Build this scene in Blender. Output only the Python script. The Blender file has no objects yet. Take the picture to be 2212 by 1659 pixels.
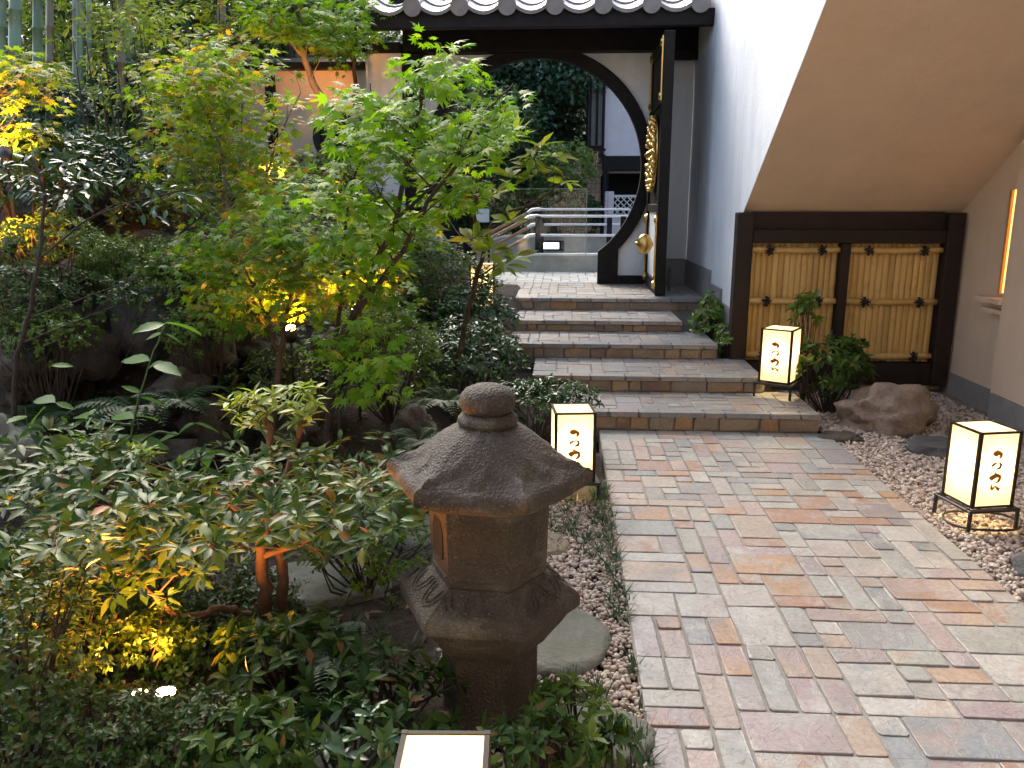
import bpy, math, random
import numpy as np
from mathutils import Vector, Matrix, noise
R = math.radians
rng = np.random.default_rng(7); random.seed(7)
S = bpy.context.scene; COL = S.collection

# ---------------------------------------------------------------- camera, sky, sun, exposure
EYE = 1.5; PITCH = 12.52; YAW = 3.54
cam = bpy.data.objects.new('camera', bpy.data.cameras.new('camera')); COL.objects.link(cam)
cam.location = (0, 0, EYE); cam.rotation_euler = (R(90 - PITCH), 0, R(YAW))
cam.data.sensor_width = 36; cam.data.lens = 1750 / 2212 * 36; cam.data.clip_start = .05; cam.data.clip_end = 400
S.camera = cam
SUN_EL, SUN_AZ = 39, -24          # azimuth from +Y, negative = to the left
W = bpy.data.worlds.new('World'); S.world = W; W.use_nodes = True
nt = W.node_tree; bg = nt.nodes['Background']; sky = nt.nodes.new('ShaderNodeTexSky')
sky.sky_type = 'NISHITA'; sky.sun_disc = False; sky.sun_elevation = R(SUN_EL); sky.sun_rotation = R(SUN_AZ)
sky.air_density = 1.0; sky.dust_density = 4.0; sky.ozone_density = 1.0
nt.links.new(sky.outputs[0], bg.inputs[0]); bg.inputs[1].default_value = .15
sun = bpy.data.objects.new('sun', bpy.data.lights.new('sun', 'SUN')); COL.objects.link(sun)
sun.data.energy = .9; sun.data.angle = R(35); sun.data.color = (1, .98, .95)
sd = Vector((math.sin(R(SUN_AZ)) * math.cos(R(SUN_EL)), math.cos(R(SUN_AZ)) * math.cos(R(SUN_EL)), math.sin(R(SUN_EL))))
sun.rotation_euler = sd.to_track_quat('Z', 'Y').to_euler(); sun.location = sd * 30
S.view_settings.view_transform = 'Standard'; S.view_settings.look = 'None'
S.view_settings.exposure = 1.75; S.view_settings.gamma = 1; S.view_settings.use_curve_mapping = False

# ---------------------------------------------------------------- helpers
def ray(x, y):                    # photograph pixel (2212 wide) -> direction
    a, b = (x - 1106) / 1750, (829.5 - y) / 1750; p, w = R(PITCH), R(YAW)
    f = math.cos(p) + b * math.sin(p); u = -math.sin(p) + b * math.cos(p)
    return a * math.cos(w) - f * math.sin(w), a * math.sin(w) + f * math.cos(w), u
def at(x, y, Y):
    r = ray(x, y); t = Y / r[1]; return np.array((r[0] * t, Y, EYE + r[2] * t))
def atz(x, y, z):
    r = ray(x, y); t = (z - EYE) / r[2]; return np.array((r[0] * t, r[1] * t, z))

def tag(o, label=None, cat=None, group=None, kind=None):
    for k, v in (('label', label), ('category', cat), ('group', group), ('kind', kind)):
        if v: o[k] = v
    return o
def empty(name, loc=(0, 0, 0), rz=0, **k):
    o = bpy.data.objects.new(name, None); COL.objects.link(o); o.location = [float(v) for v in loc]; o.rotation_euler.z = rz
    o.empty_display_size = .1
    return tag(o, **k)
def mesh_np(name, v, f, smooth=False, mat=None):
    """v (n,3); f list of arrays of faces with equal length"""
    me = bpy.data.meshes.new(name); v = np.asarray(v, np.float32)
    fs = [np.asarray(a, np.int32) for a in (f if isinstance(f, list) else [f]) if len(a)]
    me.vertices.add(len(v)); me.vertices.foreach_set('co', v.ravel())
    loops = np.concatenate([a.ravel() for a in fs]); tot = np.concatenate([np.full(len(a), a.shape[1], np.int32) for a in fs])
    me.loops.add(len(loops)); me.loops.foreach_set('vertex_index', loops)
    me.polygons.add(len(tot)); me.polygons.foreach_set('loop_start', np.concatenate(([0], np.cumsum(tot)[:-1])).astype(np.int32))
    me.polygons.foreach_set('loop_total', tot)
    me.polygons.foreach_set('use_smooth', np.full(len(tot), smooth))
    if mat: me.materials.append(mat)
    me.update(calc_edges=True); me.validate()
    return me
def obj(name, me, parent=None, loc=None, **k):
    o = bpy.data.objects.new(name, me); COL.objects.link(o)
    if parent: o.parent = parent
    if loc is not None: o.location = [float(v) for v in loc]
    return tag(o, **k)
class MB:
    """collects boxes, tubes, prisms into one mesh"""
    def __init__(s): s.v = []; s.f = []; s.n = 0
    def add(s, v, f):
        s.v.append(np.asarray(v, float)); s.f += [[i + s.n for i in q] for q in f]; s.n += len(v); return s
    def box(s, a, b, bev=0.0, M=None):
        a, b = np.minimum(a, b).astype(float), np.maximum(a, b).astype(float); e = min(bev, .45 * min(b - a))
        if e <= 0:
            v = [[(a, b)[i][0], (a, b)[j][1], (a, b)[k][2]] for k in (0, 1) for j in (0, 1) for i in (0, 1)]
            f = [(0, 2, 3, 1), (4, 5, 7, 6), (0, 1, 5, 4), (2, 6, 7, 3), (0, 4, 6, 2), (1, 3, 7, 5)]
        else:
            v = []; idx = {}
            for i in (0, 1):
                for j in (0, 1):
                    for k in (0, 1):
                        c = np.array([(a, b)[i][0], (a, b)[j][1], (a, b)[k][2]]); sg = np.array([1 - 2 * i, 1 - 2 * j, 1 - 2 * k])
                        for ax in range(3):
                            p = c + sg * e; p[ax] = c[ax]; idx[i, j, k, ax] = len(v); v.append(p)
            f = []
            for ax in range(3):
                o1, o2 = [q for q in range(3) if q != ax]
                for sd_ in (0, 1):
                    q = []
                    for u, w in ((0, 0), (1, 0), (1, 1), (0, 1)):
                        t = [0, 0, 0]; t[ax] = sd_; t[o1] = u; t[o2] = w; q.append(idx[t[0], t[1], t[2], ax])
                    f.append(q)
                for u in (0, 1):
                    for w in (0, 1):
                        t = [0, 0, 0]; t[o1] = u; t[o2] = w; t2 = list(t); t2[ax] = 1
                        f.append([idx[t[0], t[1], t[2], o1], idx[t2[0], t2[1], t2[2], o1], idx[t2[0], t2[1], t2[2], o2], idx[t[0], t[1], t[2], o2]])
            for i in (0, 1):
                for j in (0, 1):
                    for k in (0, 1): f.append([idx[i, j, k, 0], idx[i, j, k, 1], idx[i, j, k, 2]])
        v = np.array(v)
        if M is not None: v = (np.array(M.to_3x3()) @ v.T).T + np.array(M.translation)
        return s.add(v, f)
    def tube(s, pts, rad, n=6, cap=True):
        pts = np.asarray(pts, float); m = len(pts); rad = np.full(m, rad) if np.isscalar(rad) else np.asarray(rad)
        t = np.gradient(pts, axis=0); t /= np.linalg.norm(t, axis=1)[:, None] + 1e-9
        ref = np.array((0, 0, 1.)) if abs(t[0][2]) < .8 else np.array((0, 1., 0)); v = []
        for p, d, r in zip(pts, t, rad):
            x = np.cross(ref, d); nx = np.linalg.norm(x)
            if nx < .1: x = np.cross((1., 0, 0), d); nx = np.linalg.norm(x)
            x /= nx; y = np.cross(d, x); ref = np.cross(x, d) * -1 if False else ref
            for k in range(n):
                a = 2 * math.pi * k / n; v.append(p + r * (math.cos(a) * x + math.sin(a) * y))
        f = [(i * n + k, i * n + (k + 1) % n, (i + 1) * n + (k + 1) % n, (i + 1) * n + k) for i in range(m - 1) for k in range(n)]
        if cap: f += [tuple(range(n))[::-1], tuple((m - 1) * n + k for k in range(n))]
        return s.add(v, f)
    def prism(s, poly, ax, lo, hi):
        """poly in the two remaining axes, extruded along ax"""
        n = len(poly); v = []
        for h in (lo, hi):
            for p in poly: q = list(p); q.insert(ax, h); v.append(q)
        return s.add(v, [tuple(range(n))[::-1], tuple(range(n, 2 * n))] + [(k, (k + 1) % n, n + (k + 1) % n, n + k) for k in range(n)])
    def lathe(s, prof, n=32, c=(0, 0, 0), rf=None):
        v = []
        for i, (r, z) in enumerate(prof):
            for k in range(n):
                a = 2 * math.pi * k / n; rr, zz = (r, z) if rf is None else rf(i, a, r, z)
                v.append((c[0] + rr * math.cos(a), c[1] + rr * math.sin(a), c[2] + zz))
        m = len(prof)
        f = [(i * n + k, i * n + (k + 1) % n, (i + 1) * n + (k + 1) % n, (i + 1) * n + k) for i in range(m - 1) for k in range(n)]
        f += [tuple(range(n))[::-1], tuple((m - 1) * n + k for k in range(n))]
        return s.add(v, f)
    def mesh(s, name, mat, smooth=False):
        me = bpy.data.meshes.new(name); me.from_pydata(np.concatenate(s.v).tolist(), [], s.f); me.materials.append(mat)
        bm_fix(me)
        if smooth: me.polygons.foreach_set('use_smooth', np.full(len(me.polygons), True))
        return me
    def build(s, name, mat, parent=None, smooth=False, loc=None, **k):
        return obj(name, s.mesh(name, mat, smooth), parent, loc, **k)
def bm_fix(me):
    import bmesh
    b = bmesh.new(); b.from_mesh(me); bmesh.ops.recalc_face_normals(b, faces=b.faces); b.to_mesh(me); b.free()
def smooth_by_angle(o, deg=40):
    me = o.data; me.polygons.foreach_set('use_smooth', np.full(len(me.polygons), True))
    try: me.set_sharp_from_angle(angle=R(deg))
    except Exception: pass

# ---------------------------------------------------------------- materials
def mat_new(name):
    m = bpy.data.materials.new(name); m.use_nodes = True; t = m.node_tree
    return m, t, t.nodes['Principled BSDF'], (lambda ty, **k: node(t, ty, **k))
def node(t, ty, **k):
    n = t.nodes.new('ShaderNode' + ty)
    for a, b in k.items():
        if isinstance(b, bpy.types.NodeSocket): t.links.new(b, n.inputs[a.replace('_', ' ')])
        elif a.startswith('i'): n.inputs[int(a[1:])].default_value = b
        else: setattr(n, a, b)
    return n
def ramp(t, fac, stops, interp='LINEAR'):
    r = t.nodes.new('ShaderNodeValToRGB'); r.color_ramp.interpolation = interp; e = r.color_ramp.elements
    while len(e) < len(stops): e.new(.5)
    for q, (p, c) in zip(e, stops): q.position = p; q.color = (*c, 1) if len(c) == 3 else c
    t.links.new(fac, r.inputs[0]); return r.outputs[0]
def mixc(t, fac, a, b, mode='MIX'):
    m = t.nodes.new('ShaderNodeMix'); m.data_type = 'RGBA'; m.blend_type = mode
    for s_, v in ((0, fac), (6, a), (7, b)):
        if isinstance(v, bpy.types.NodeSocket): t.links.new(v, m.inputs[s_])
        else: m.inputs[s_].default_value = v if s_ == 0 else (*v, 1)
    return m.outputs[2]
def noise_tex(t, co, scale, detail=4, rough=.6, dist=0):
    n = t.nodes.new('ShaderNodeTexNoise'); n.inputs['Scale'].default_value = scale; n.inputs['Detail'].default_value = detail
    n.inputs['Roughness'].default_value = rough; n.inputs['Distortion'].default_value = dist
    if co is not None: t.links.new(co, n.inputs['Vector'])
    return n.outputs['Fac']
def bump(t, p, h, strength=.4, dist=.01):
    b = t.nodes.new('ShaderNodeBump'); b.inputs['Strength'].default_value = strength; b.inputs['Distance'].default_value = dist
    t.links.new(h, b.inputs['Height']); t.links.new(b.outputs[0], p.inputs['Normal'])
def coords(t, shift=False):
    tc = t.nodes.new('ShaderNodeTexCoord'); co = tc.outputs['Object']
    if shift:
        oi = t.nodes.new('ShaderNodeObjectInfo'); m = t.nodes.new('ShaderNodeMath'); m.operation = 'MULTIPLY'; m.inputs[1].default_value = 97
        t.links.new(oi.outputs['Random'], m.inputs[0]); a = t.nodes.new('ShaderNodeVectorMath'); a.operation = 'ADD'
        t.links.new(co, a.inputs[0]); t.links.new(m.outputs[0], a.inputs[1]); return a.outputs[0], oi.outputs['Random']
    return co
def surf(name, c1, c2, scale=6, rough=.7, bstr=.3, bscale=60, bdist=.004, metal=0, spec=.5, det=5):
    m, t, p, _ = mat_new(name); co = coords(t); f = noise_tex(t, co, scale, det)
    t.links.new(ramp(t, f, [(.3, c1), (.7, c2)]), p.inputs['Base Color'])
    p.inputs['Roughness'].default_value = rough; p.inputs['Metallic'].default_value = metal; p.inputs['Specular IOR Level'].default_value = spec
    if bstr: bump(t, p, noise_tex(t, co, bscale, 4), bstr, bdist)
    return m
def stone_mat(name, palette, rough=.46, pat=.75):
    m, t, p, _ = mat_new(name); co, rnd = coords(t, True)
    base = ramp(t, rnd, [(i / len(palette), c) for i, c in enumerate(palette)], 'CONSTANT')
    r2 = t.nodes.new('ShaderNodeMath'); r2.operation = 'MULTIPLY'; r2.inputs[1].default_value = 7.31; t.links.new(rnd, r2.inputs[0])
    r3 = t.nodes.new('ShaderNodeMath'); r3.operation = 'FRACT'; t.links.new(r2.outputs[0], r3.inputs[0])
    alt = ramp(t, r3.outputs[0], [(i / len(palette), c) for i, c in enumerate(palette[::-1])], 'CONSTANT')
    n1 = noise_tex(t, co, 7, 4, .6, .6); blotch = ramp(t, n1, [(.46, (0, 0, 0)), (.62, (pat,) * 3)])
    c = mixc(t, blotch, base, alt)
    n2 = noise_tex(t, co, 55, 6, .7); c = mixc(t, .8, c, ramp(t, n2, [(.25, (.62, .60, .58)), (.6, (1.05, 1.04, 1.02))]), 'MULTIPLY')
    n4 = noise_tex(t, co, 6.5, 6, .62, 1.4); n5 = noise_tex(t, co, 11, 5, .6, .9)      # dark cleft lines and pits
    c = mixc(t, ramp(t, n4, [(.484, (0,) * 3), (.490, (.75,) * 3), (.496, (0,) * 3)]), c, (.06, .05, .045))
    c = mixc(t, ramp(t, n5, [(.57, (0,) * 3), (.576, (.6,) * 3), (.583, (0,) * 3)]), c, (.07, .06, .05))
    c = mixc(t, ramp(t, noise_tex(t, co, 2.2, 5), [(.42, (.0,) * 3), (.66, (.35,) * 3)]), c, (.16, .13, .10))
    t.links.new(c, p.inputs['Base Color'])
    # cleft, layered surface: terraces of a slow noise plus grain
    n3 = noise_tex(t, co, 9, 5, .62, .8)
    st = ramp(t, n3, [(.36, (0,) * 3), (.38, (.3,) * 3), (.47, (.34,) * 3), (.49, (.6,) * 3), (.58, (.64,) * 3), (.6, (1,) * 3)])
    a = t.nodes.new('ShaderNodeMath'); a.operation = 'MULTIPLY_ADD'; a.inputs[1].default_value = .25
    t.links.new(n2, a.inputs[0]); t.links.new(st, a.inputs[2]); bump(t, p, a.outputs[0], .6, .005)
    t.links.new(ramp(t, n2, [(.3, (rough + .12,) * 3), (.7, (rough - .10,) * 3)]), p.inputs['Roughness']); p.inputs['Specular IOR Level'].default_value = .75
    return m
def leaf_mat(name, stops, trans=.35, rough=.4, tcol=None, spec=.5, coat=0):
    m, t, p, _ = mat_new(name)
    at_ = t.nodes.new('ShaderNodeAttribute'); at_.attribute_name = 'rnd'; oi = t.nodes.new('ShaderNodeObjectInfo')
    a = t.nodes.new('ShaderNodeMath'); a.operation = 'ADD'; t.links.new(at_.outputs['Fac'], a.inputs[0]); t.links.new(oi.outputs['Random'], a.inputs[1])
    fr = t.nodes.new('ShaderNodeMath'); fr.operation = 'FRACT'; t.links.new(a.outputs[0], fr.inputs[0])
    c = ramp(t, fr.outputs[0], stops); t.links.new(c, p.inputs['Base Color'])
    p.inputs['Roughness'].default_value = rough; p.inputs['Specular IOR Level'].default_value = spec * .6; p.inputs['Coat Weight'].default_value = coat
    tr = t.nodes.new('ShaderNodeBsdfTranslucent'); g = mixc(t, 1, c, tcol or (1.6, 1.5, .7), 'MULTIPLY'); t.links.new(g, tr.inputs[0])
    mx = t.nodes.new('ShaderNodeMixShader'); mx.inputs[0].default_value = trans
    t.links.new(p.outputs[0], mx.inputs[1]); t.links.new(tr.outputs[0], mx.inputs[2]); t.links.new(mx.outputs[0], t.nodes['Material Output'].inputs[0])
    return m
def emit(name, col, s):
    m, t, p, _ = mat_new(name); p.inputs['Base Color'].default_value = (*col, 1); p.inputs['Emission Color'].default_value = (*col, 1); p.inputs['Emission Strength'].default_value = s
    return m
def glass_mat(name, tint=(.96, .985, .975), refl=.03):
    m, t, p, _ = mat_new(name); t.nodes.remove(p)
    tr = t.nodes.new('ShaderNodeBsdfTransparent'); tr.inputs[0].default_value = (*tint, 1); gl = t.nodes.new('ShaderNodeBsdfGlossy'); gl.inputs['Roughness'].default_value = .02
    mx = t.nodes.new('ShaderNodeMixShader'); mx.inputs[0].default_value = refl
    t.links.new(tr.outputs[0], mx.inputs[1]); t.links.new(gl.outputs[0], mx.inputs[2]); t.links.new(mx.outputs[0], t.nodes['Material Output'].inputs[0]); return m
M = {}
M['pave'] = stone_mat('paving_stone', [(.30, .31, .285), (.37, .365, .34), (.33, .27, .25), (.28, .295, .28), (.32, .275, .235), (.25, .22, .23), (.33, .33, .31), (.34, .215, .135), (.21, .235, .25), (.35, .32, .295), (.30, .25, .24), (.25, .275, .27), (.35, .27, .21), (.38, .375, .355), (.29, .175, .12), (.31, .315, .295), (.19, .20, .21), (.29, .24, .25)])
M['palepave'] = stone_mat('pale_paving_stone', [(.62, .62, .60), (.68, .67, .64), (.60, .56, .53), (.65, .64, .62), (.70, .68, .65)], .38)  # open-sky brightness of the forecourt put into lighter stone colours
M['tread'] = stone_mat('tread_stone', [(.20, .22, .225), (.25, .26, .25), (.18, .19, .20), (.27, .25, .23), (.23, .21, .22), (.22, .24, .235), (.28, .22, .17), (.30, .29, .27), (.17, .185, .20), (.25, .20, .18)], .40)
M['riser'] = stone_mat('riser_stone', [(.24, .17, .10), (.20, .15, .11), (.30, .16, .06), (.16, .09, .06), (.26, .20, .13), (.22, .19, .15), (.19, .13, .09), (.29, .20, .11)], .55)
M['mortar'] = surf('mortar', (.19, .175, .15), (.27, .25, .22), 20, .9, .4, 150)
M['earth'] = surf('earth', (.022, .015, .010), (.05, .036, .024), 5, .95, .8, 40, .03)
M['gravelbed'] = surf('gravel_bed', (.18, .15, .12), (.28, .24, .20), 40, .95, .6, 90, .01)
M['white'] = surf('white_plaster', (.70, .70, .69), (.78, .78, .77), 3, .8, .25, 45, .004)
def stained(name, c1, c2, amt):
    m, t, p, _ = mat_new(name); co = coords(t); c = ramp(t, noise_tex(t, co, 2.2, 7, .65), [(.3, c1), (.7, c2)])
    mp = t.nodes.new('ShaderNodeMapping'); mp.inputs['Scale'].default_value = (5, 5, .5); t.links.new(co, mp.inputs[0])
    c = mixc(t, ramp(t, noise_tex(t, mp.outputs[0], 1.2, 6, .65), [(.45, (0,) * 3), (.75, (amt,) * 3)]), c, tuple(q * .72 for q in c1)); t.links.new(c, p.inputs['Base Color']); p.inputs['Roughness'].default_value = .82
    a = t.nodes.new('ShaderNodeMath'); a.operation = 'MULTIPLY_ADD'; a.inputs[1].default_value = .35; t.links.new(noise_tex(t, co, 60, 4), a.inputs[0]); t.links.new(noise_tex(t, co, 4, 5), a.inputs[2]); bump(t, p, a.outputs[0], .35, .02); return m
M['white'] = stained('white_plaster', (.63, .66, .69), (.73, .76, .79), .55)
M['cream'] = surf('cream_plaster', (.60, .53, .46), (.66, .59, .52), 3, .85, .2, 60, .003)
M['beige'] = stained('beige_plaster', (.58, .45, .33), (.64, .50, .37), .25)
M['plinth'] = surf('plinth_render', (.19, .18, .17), (.25, .235, .22), 8, .85, .6, 120, .006)
M['wood'] = surf('dark_wood', (.005, .004, .004), (.011, .009, .008), 12, .6, .2, 60, .003, spec=.2)
M['brownwood'] = surf('brown_wood', (.014, .008, .006), (.024, .014, .010), 10, .6, .3, 50, .003, spec=.25)
M['gold'] = surf('gilt_metal', (.55, .34, .09), (.75, .50, .16), 15, .28, .5, 35, .006, metal=1)
M['tile'] = surf('grey_roof_tile', (.16, .16, .17), (.24, .24, .25), 9, .32, .2, 60, .003)
M['conc'] = surf('concrete', (.26, .25, .22), (.37, .36, .33), 6, .85, .4, 70, .004)
M['concwhite'] = surf('pale_concrete', (.55, .55, .53), (.66, .66, .64), 6, .8, .2, 70, .003)
M['pink'] = surf('pale_pink_render', (.56, .50, .51), (.62, .56, .57), 6, .9, .4, 90, .006)
M['greymetal'] = surf('dark_grey_metal', (.010, .010, .012), (.018, .018, .021), 10, .75, 0, spec=.15)
M['chrome'] = surf('steel', (.55, .56, .58), (.62, .63, .65), 10, .3, 0, metal=1)
M['rail'] = surf('brown_rail', (.25, .13, .07), (.31, .17, .10), 10, .45, 0)
M['black'] = surf('black_iron', (.010, .009, .009), (.018, .015, .014), 20, .45, .2, 80, .002)
M['rope'] = surf('black_rope', (.008, .007, .006), (.016, .013, .011), 60, .9, .5, 200, .002)
M['bark'] = surf('bark', (.022, .015, .011), (.06, .042, .03), 14, .85, .7, 60, .01)
M['palebark'] = surf('pale_bark', (.09, .075, .06), (.17, .15, .125), 10, .85, .5, 60, .01)
M['redbark'] = surf('reddish_bark', (.07, .035, .02), (.13, .07, .04), 12, .8, .7, 60, .01)
M['stem'] = surf('green_stem', (.05, .09, .02), (.08, .13, .03), 12, .6, 0)
M['glass'] = glass_mat('clear_glass')
def culm_mat():
    m, t, p, _ = mat_new('bamboo_culm'); co = coords(t); oi = t.nodes.new('ShaderNodeObjectInfo')
    c = ramp(t, oi.outputs['Random'], [(0, (.10, .16, .08)), (.35, (.17, .25, .17)), (.6, (.13, .11, .06)), (1, (.24, .31, .25))])
    c = mixc(t, .5, c, ramp(t, noise_tex(t, co, 5, 4), [(.3, (.6, .6, .5)), (.7, (1.2, 1.2, 1.1))]), 'MULTIPLY'); t.links.new(c, p.inputs['Base Color']); p.inputs['Roughness'].default_value = .35
    return m
M['culm'] = culm_mat()
def dry_bamboo():
    m, t, p, _ = mat_new('dry_bamboo'); co, rnd = coords(t, True)
    c = ramp(t, rnd, [(0, (.42, .27, .085)), (.4, (.55, .36, .12)), (.7, (.48, .31, .10)), (1, (.58, .40, .15))])
    mp = t.nodes.new('ShaderNodeMapping'); mp.inputs['Scale'].default_value = (60, 60, 3); t.links.new(co, mp.inputs[0])
    c = mixc(t, .6, c, ramp(t, noise_tex(t, mp.outputs[0], 1, 4), [(.25, (.62, .58, .5)), (.65, (1.05, 1.03, 1))]), 'MULTIPLY')
    c = mixc(t, ramp(t, noise_tex(t, co, 8, 4), [(.55, (0,) * 3), (.75, (.5,) * 3)]), c, (.22, .13, .05))
    t.links.new(c, p.inputs['Base Color']); p.inputs['Roughness'].default_value = .5; return m
M['bamboo'] = dry_bamboo()
def rock_mat(name, c1, c2, moss, amt):
    m, t, p, _ = mat_new(name); co = coords(t); n = noise_tex(t, co, 4, 8, .65)
    c = ramp(t, n, [(.3, c1), (.7, c2)]); c = mixc(t, .6, c, ramp(t, noise_tex(t, co, 45, 5, .7), [(.3, (.55,) * 3), (.65, (1.1,) * 3)]), 'MULTIPLY')
    g = t.nodes.new('ShaderNodeNewGeometry'); sx = t.nodes.new('ShaderNodeSeparateXYZ'); t.links.new(g.outputs['Normal'], sx.inputs[0])
    a = t.nodes.new('ShaderNodeMath'); a.operation = 'MULTIPLY'; t.links.new(sx.outputs[2], a.inputs[0]); t.links.new(ramp(t, noise_tex(t, co, 6, 5), [(.45, (0,) * 3), (.62, (amt,) * 3)]), a.inputs[1]); a.use_clamp = True
    c = mixc(t, a.outputs[0], c, moss); t.links.new(c, p.inputs['Base Color']); p.inputs['Roughness'].default_value = .75
    bump(t, p, noise_tex(t, co, 22, 8, .7), .8, .03); return m
M['rock'] = rock_mat('garden_rock', (.030, .022, .017), (.085, .066, .052), (.025, .035, .010), .5)
M['slate'] = rock_mat('blue_grey_rock', (.045, .045, .05), (.10, .10, .105), (.04, .05, .02), .3)
M['step'] = rock_mat('stepping_stone', (.15, .155, .13), (.24, .245, .21), (.08, .10, .04), .5)
M['tan'] = rock_mat('tan_rock', (.17, .125, .09), (.36, .28, .21), (.05, .05, .02), .3)
def toro_mat():
    m, t, p, _ = mat_new('lantern_stone'); co = coords(t)
    c = ramp(t, noise_tex(t, co, 7, 6), [(.3, (.036, .025, .018)), (.55, (.062, .047, .035)), (.75, (.095, .078, .060))])
    c = mixc(t, ramp(t, noise_tex(t, co, 5, 7, .7, .5), [(.52, (0,) * 3), (.66, (.7,) * 3)]), c, (.16, .15, .12)); c = mixc(t, ramp(t, noise_tex(t, co, 9, 6, .65), [(.56, (0,) * 3), (.7, (.5,) * 3)]), c, (.055, .065, .025))
    v = t.nodes.new('ShaderNodeTexVoronoi'); v.inputs['Scale'].default_value = 130; t.links.new(co, v.inputs['Vector'])
    c = mixc(t, .7, c, ramp(t, v.outputs['Distance'], [(.0, (1.3,) * 3), (.5, (.6,) * 3)]), 'MULTIPLY')
    w = t.nodes.new('ShaderNodeTexVoronoi'); w.inputs['Scale'].default_value = 75; t.links.new(co, w.inputs['Vector'])
    c = mixc(t, ramp(t, w.outputs['Distance'], [(.08, (.8,) * 3), (.14, (0,) * 3)]), c, (.22, .21, .20))
    t.links.new(c, p.inputs['Base Color']); p.inputs['Roughness'].default_value = .8
    a = t.nodes.new('ShaderNodeMath'); a.operation = 'ADD'; t.links.new(v.outputs['Distance'], a.inputs[0]); t.links.new(noise_tex(t, co, 25, 6), a.inputs[1]); bump(t, p, a.outputs[0], .6, .007); return m
M['toro'] = toro_mat()
def pebble_mat(name, stops):
    m, t, p, _ = mat_new(name); a = t.nodes.new('ShaderNodeAttribute'); a.attribute_name = 'rnd'
    c = ramp(t, a.outputs['Fac'], stops); c = mixc(t, .5, c, ramp(t, noise_tex(t, coords(t), 90, 4), [(.3, (.7,) * 3), (.7, (1.1,) * 3)]), 'MULTIPLY')
    t.links.new(c, p.inputs['Base Color']); p.inputs['Roughness'].default_value = .6; return m
M['pebble'] = pebble_mat('pebbles', [(0, (.33, .26, .20)), (.3, (.46, .39, .32)), (.55, (.38, .27, .19)), (.75, (.52, .47, .41)), (.9, (.26, .17, .12)), (1, (.42, .40, .37))])
M['pebble2'] = pebble_mat('grey_pebbles', [(0, (.36, .29, .24)), (.35, (.47, .40, .34)), (.6, (.37, .29, .23)), (.8, (.52, .46, .40)), (1, (.26, .22, .19))])
M['maple'] = leaf_mat('maple_leaf', [(0, (.085, .205, .008)), (.5, (.13, .275, .010)), (.85, (.175, .32, .015)), (.95, (.25, .31, .03)), (1, (.10, .225, .010))], .5, .48, (1.9, 1.75, .8), .35)
M['maple2'] = leaf_mat('yellowing_maple_leaf', [(0, (.08, .17, .012)), (.45, (.13, .24, .018)), (.80, (.20, .28, .025)), (.90, (.34, .28, .03)), (.95, (.36, .20, .03)), (1, (.12, .2, .02))], .55, .5, (1.8, 1.6, .7), .3)
M['maple3'] = leaf_mat('dark_maple_leaf', [(0, (.05, .14, .008)), (.5, (.085, .20, .012)), (.8, (.12, .23, .016)), (.93, (.20, .17, .03)), (1, (.07, .15, .015))], .45, .5, None, .3)
M['rhodo'] = leaf_mat('rhododendron_leaf', [(0, (.10, .17, .018)), (.5, (.16, .24, .025)), (.8, (.20, .27, .03)), (.95, (.13, .09, .03)), (1, (.11, .17, .02))], .42, .6, None, .15)
M['pieris'] = leaf_mat('pieris_leaf', [(0, (.018, .050, .010)), (.5, (.034, .080, .014)), (.8, (.060, .115, .018)), (.95, (.09, .14, .03)), (.985, (.18, .08, .03)), (1, (.025, .06, .014))], .25, .40, None, .32)
M['sprout'] = leaf_mat('young_leaf', [(0, (.16, .25, .04)), (.6, (.22, .30, .05)), (1, (.17, .22, .04))], .35, .4)
M['azalea'] = leaf_mat('azalea_leaf', [(0, (.020, .055, .010)), (.5, (.040, .088, .015)), (.85, (.070, .12, .020)), (.96, (.12, .10, .03)), (1, (.03, .05, .015))], .2, .4)
M['glossy'] = leaf_mat('glossy_leaf', [(0, (.022, .060, .020)), (.5, (.038, .088, .028)), (.9, (.065, .12, .035)), (1, (.03, .07, .024))], .12, .22, spec=.7)
M['azlight'] = leaf_mat('bright_shrub_leaf', [(0, (.06, .12, .018)), (.6, (.10, .175, .026)), (.95, (.14, .21, .035)), (1, (.06, .12, .02))], .32, .38)
M['herb'] = leaf_mat('herb_leaf', [(0, (.075, .17, .03)), (.6, (.10, .22, .035)), (1, (.085, .18, .04))], .4, .4)
M['fern'] = leaf_mat('fern_leaf', [(0, (.03, .065, .03)), (.6, (.05, .095, .04)), (1, (.04, .08, .03))], .25, .45)
M['bambooleaf'] = leaf_mat('bamboo_leaf', [(0, (.09, .16, .02)), (.5, (.14, .22, .03)), (.85, (.20, .26, .04)), (.93, (.28, .22, .05)), (1, (.11, .18, .02))], .5, .45)
M['forest'] = leaf_mat('forest_leaf', [(0, (.035, .075, .030)), (.5, (.06, .115, .042)), (.85, (.10, .16, .05)), (1, (.05, .10, .04))], .3, .45)
M['forest2'] = leaf_mat('teal_forest_leaf', [(0, (.045, .10, .075)), (.5, (.07, .14, .095)), (.85, (.11, .20, .11)), (1, (.06, .12, .085))], .3, .4)
M['grass'] = leaf_mat('mondo_leaf', [(0, (.025, .055, .02)), (.6, (.045, .085, .03)), (1, (.035, .07, .03))], .2, .4)
M['litter'] = leaf_mat('dead_leaf', [(0, (.10, .055, .03)), (.5, (.17, .10, .06)), (1, (.24, .17, .11))], .1, .7)
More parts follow.
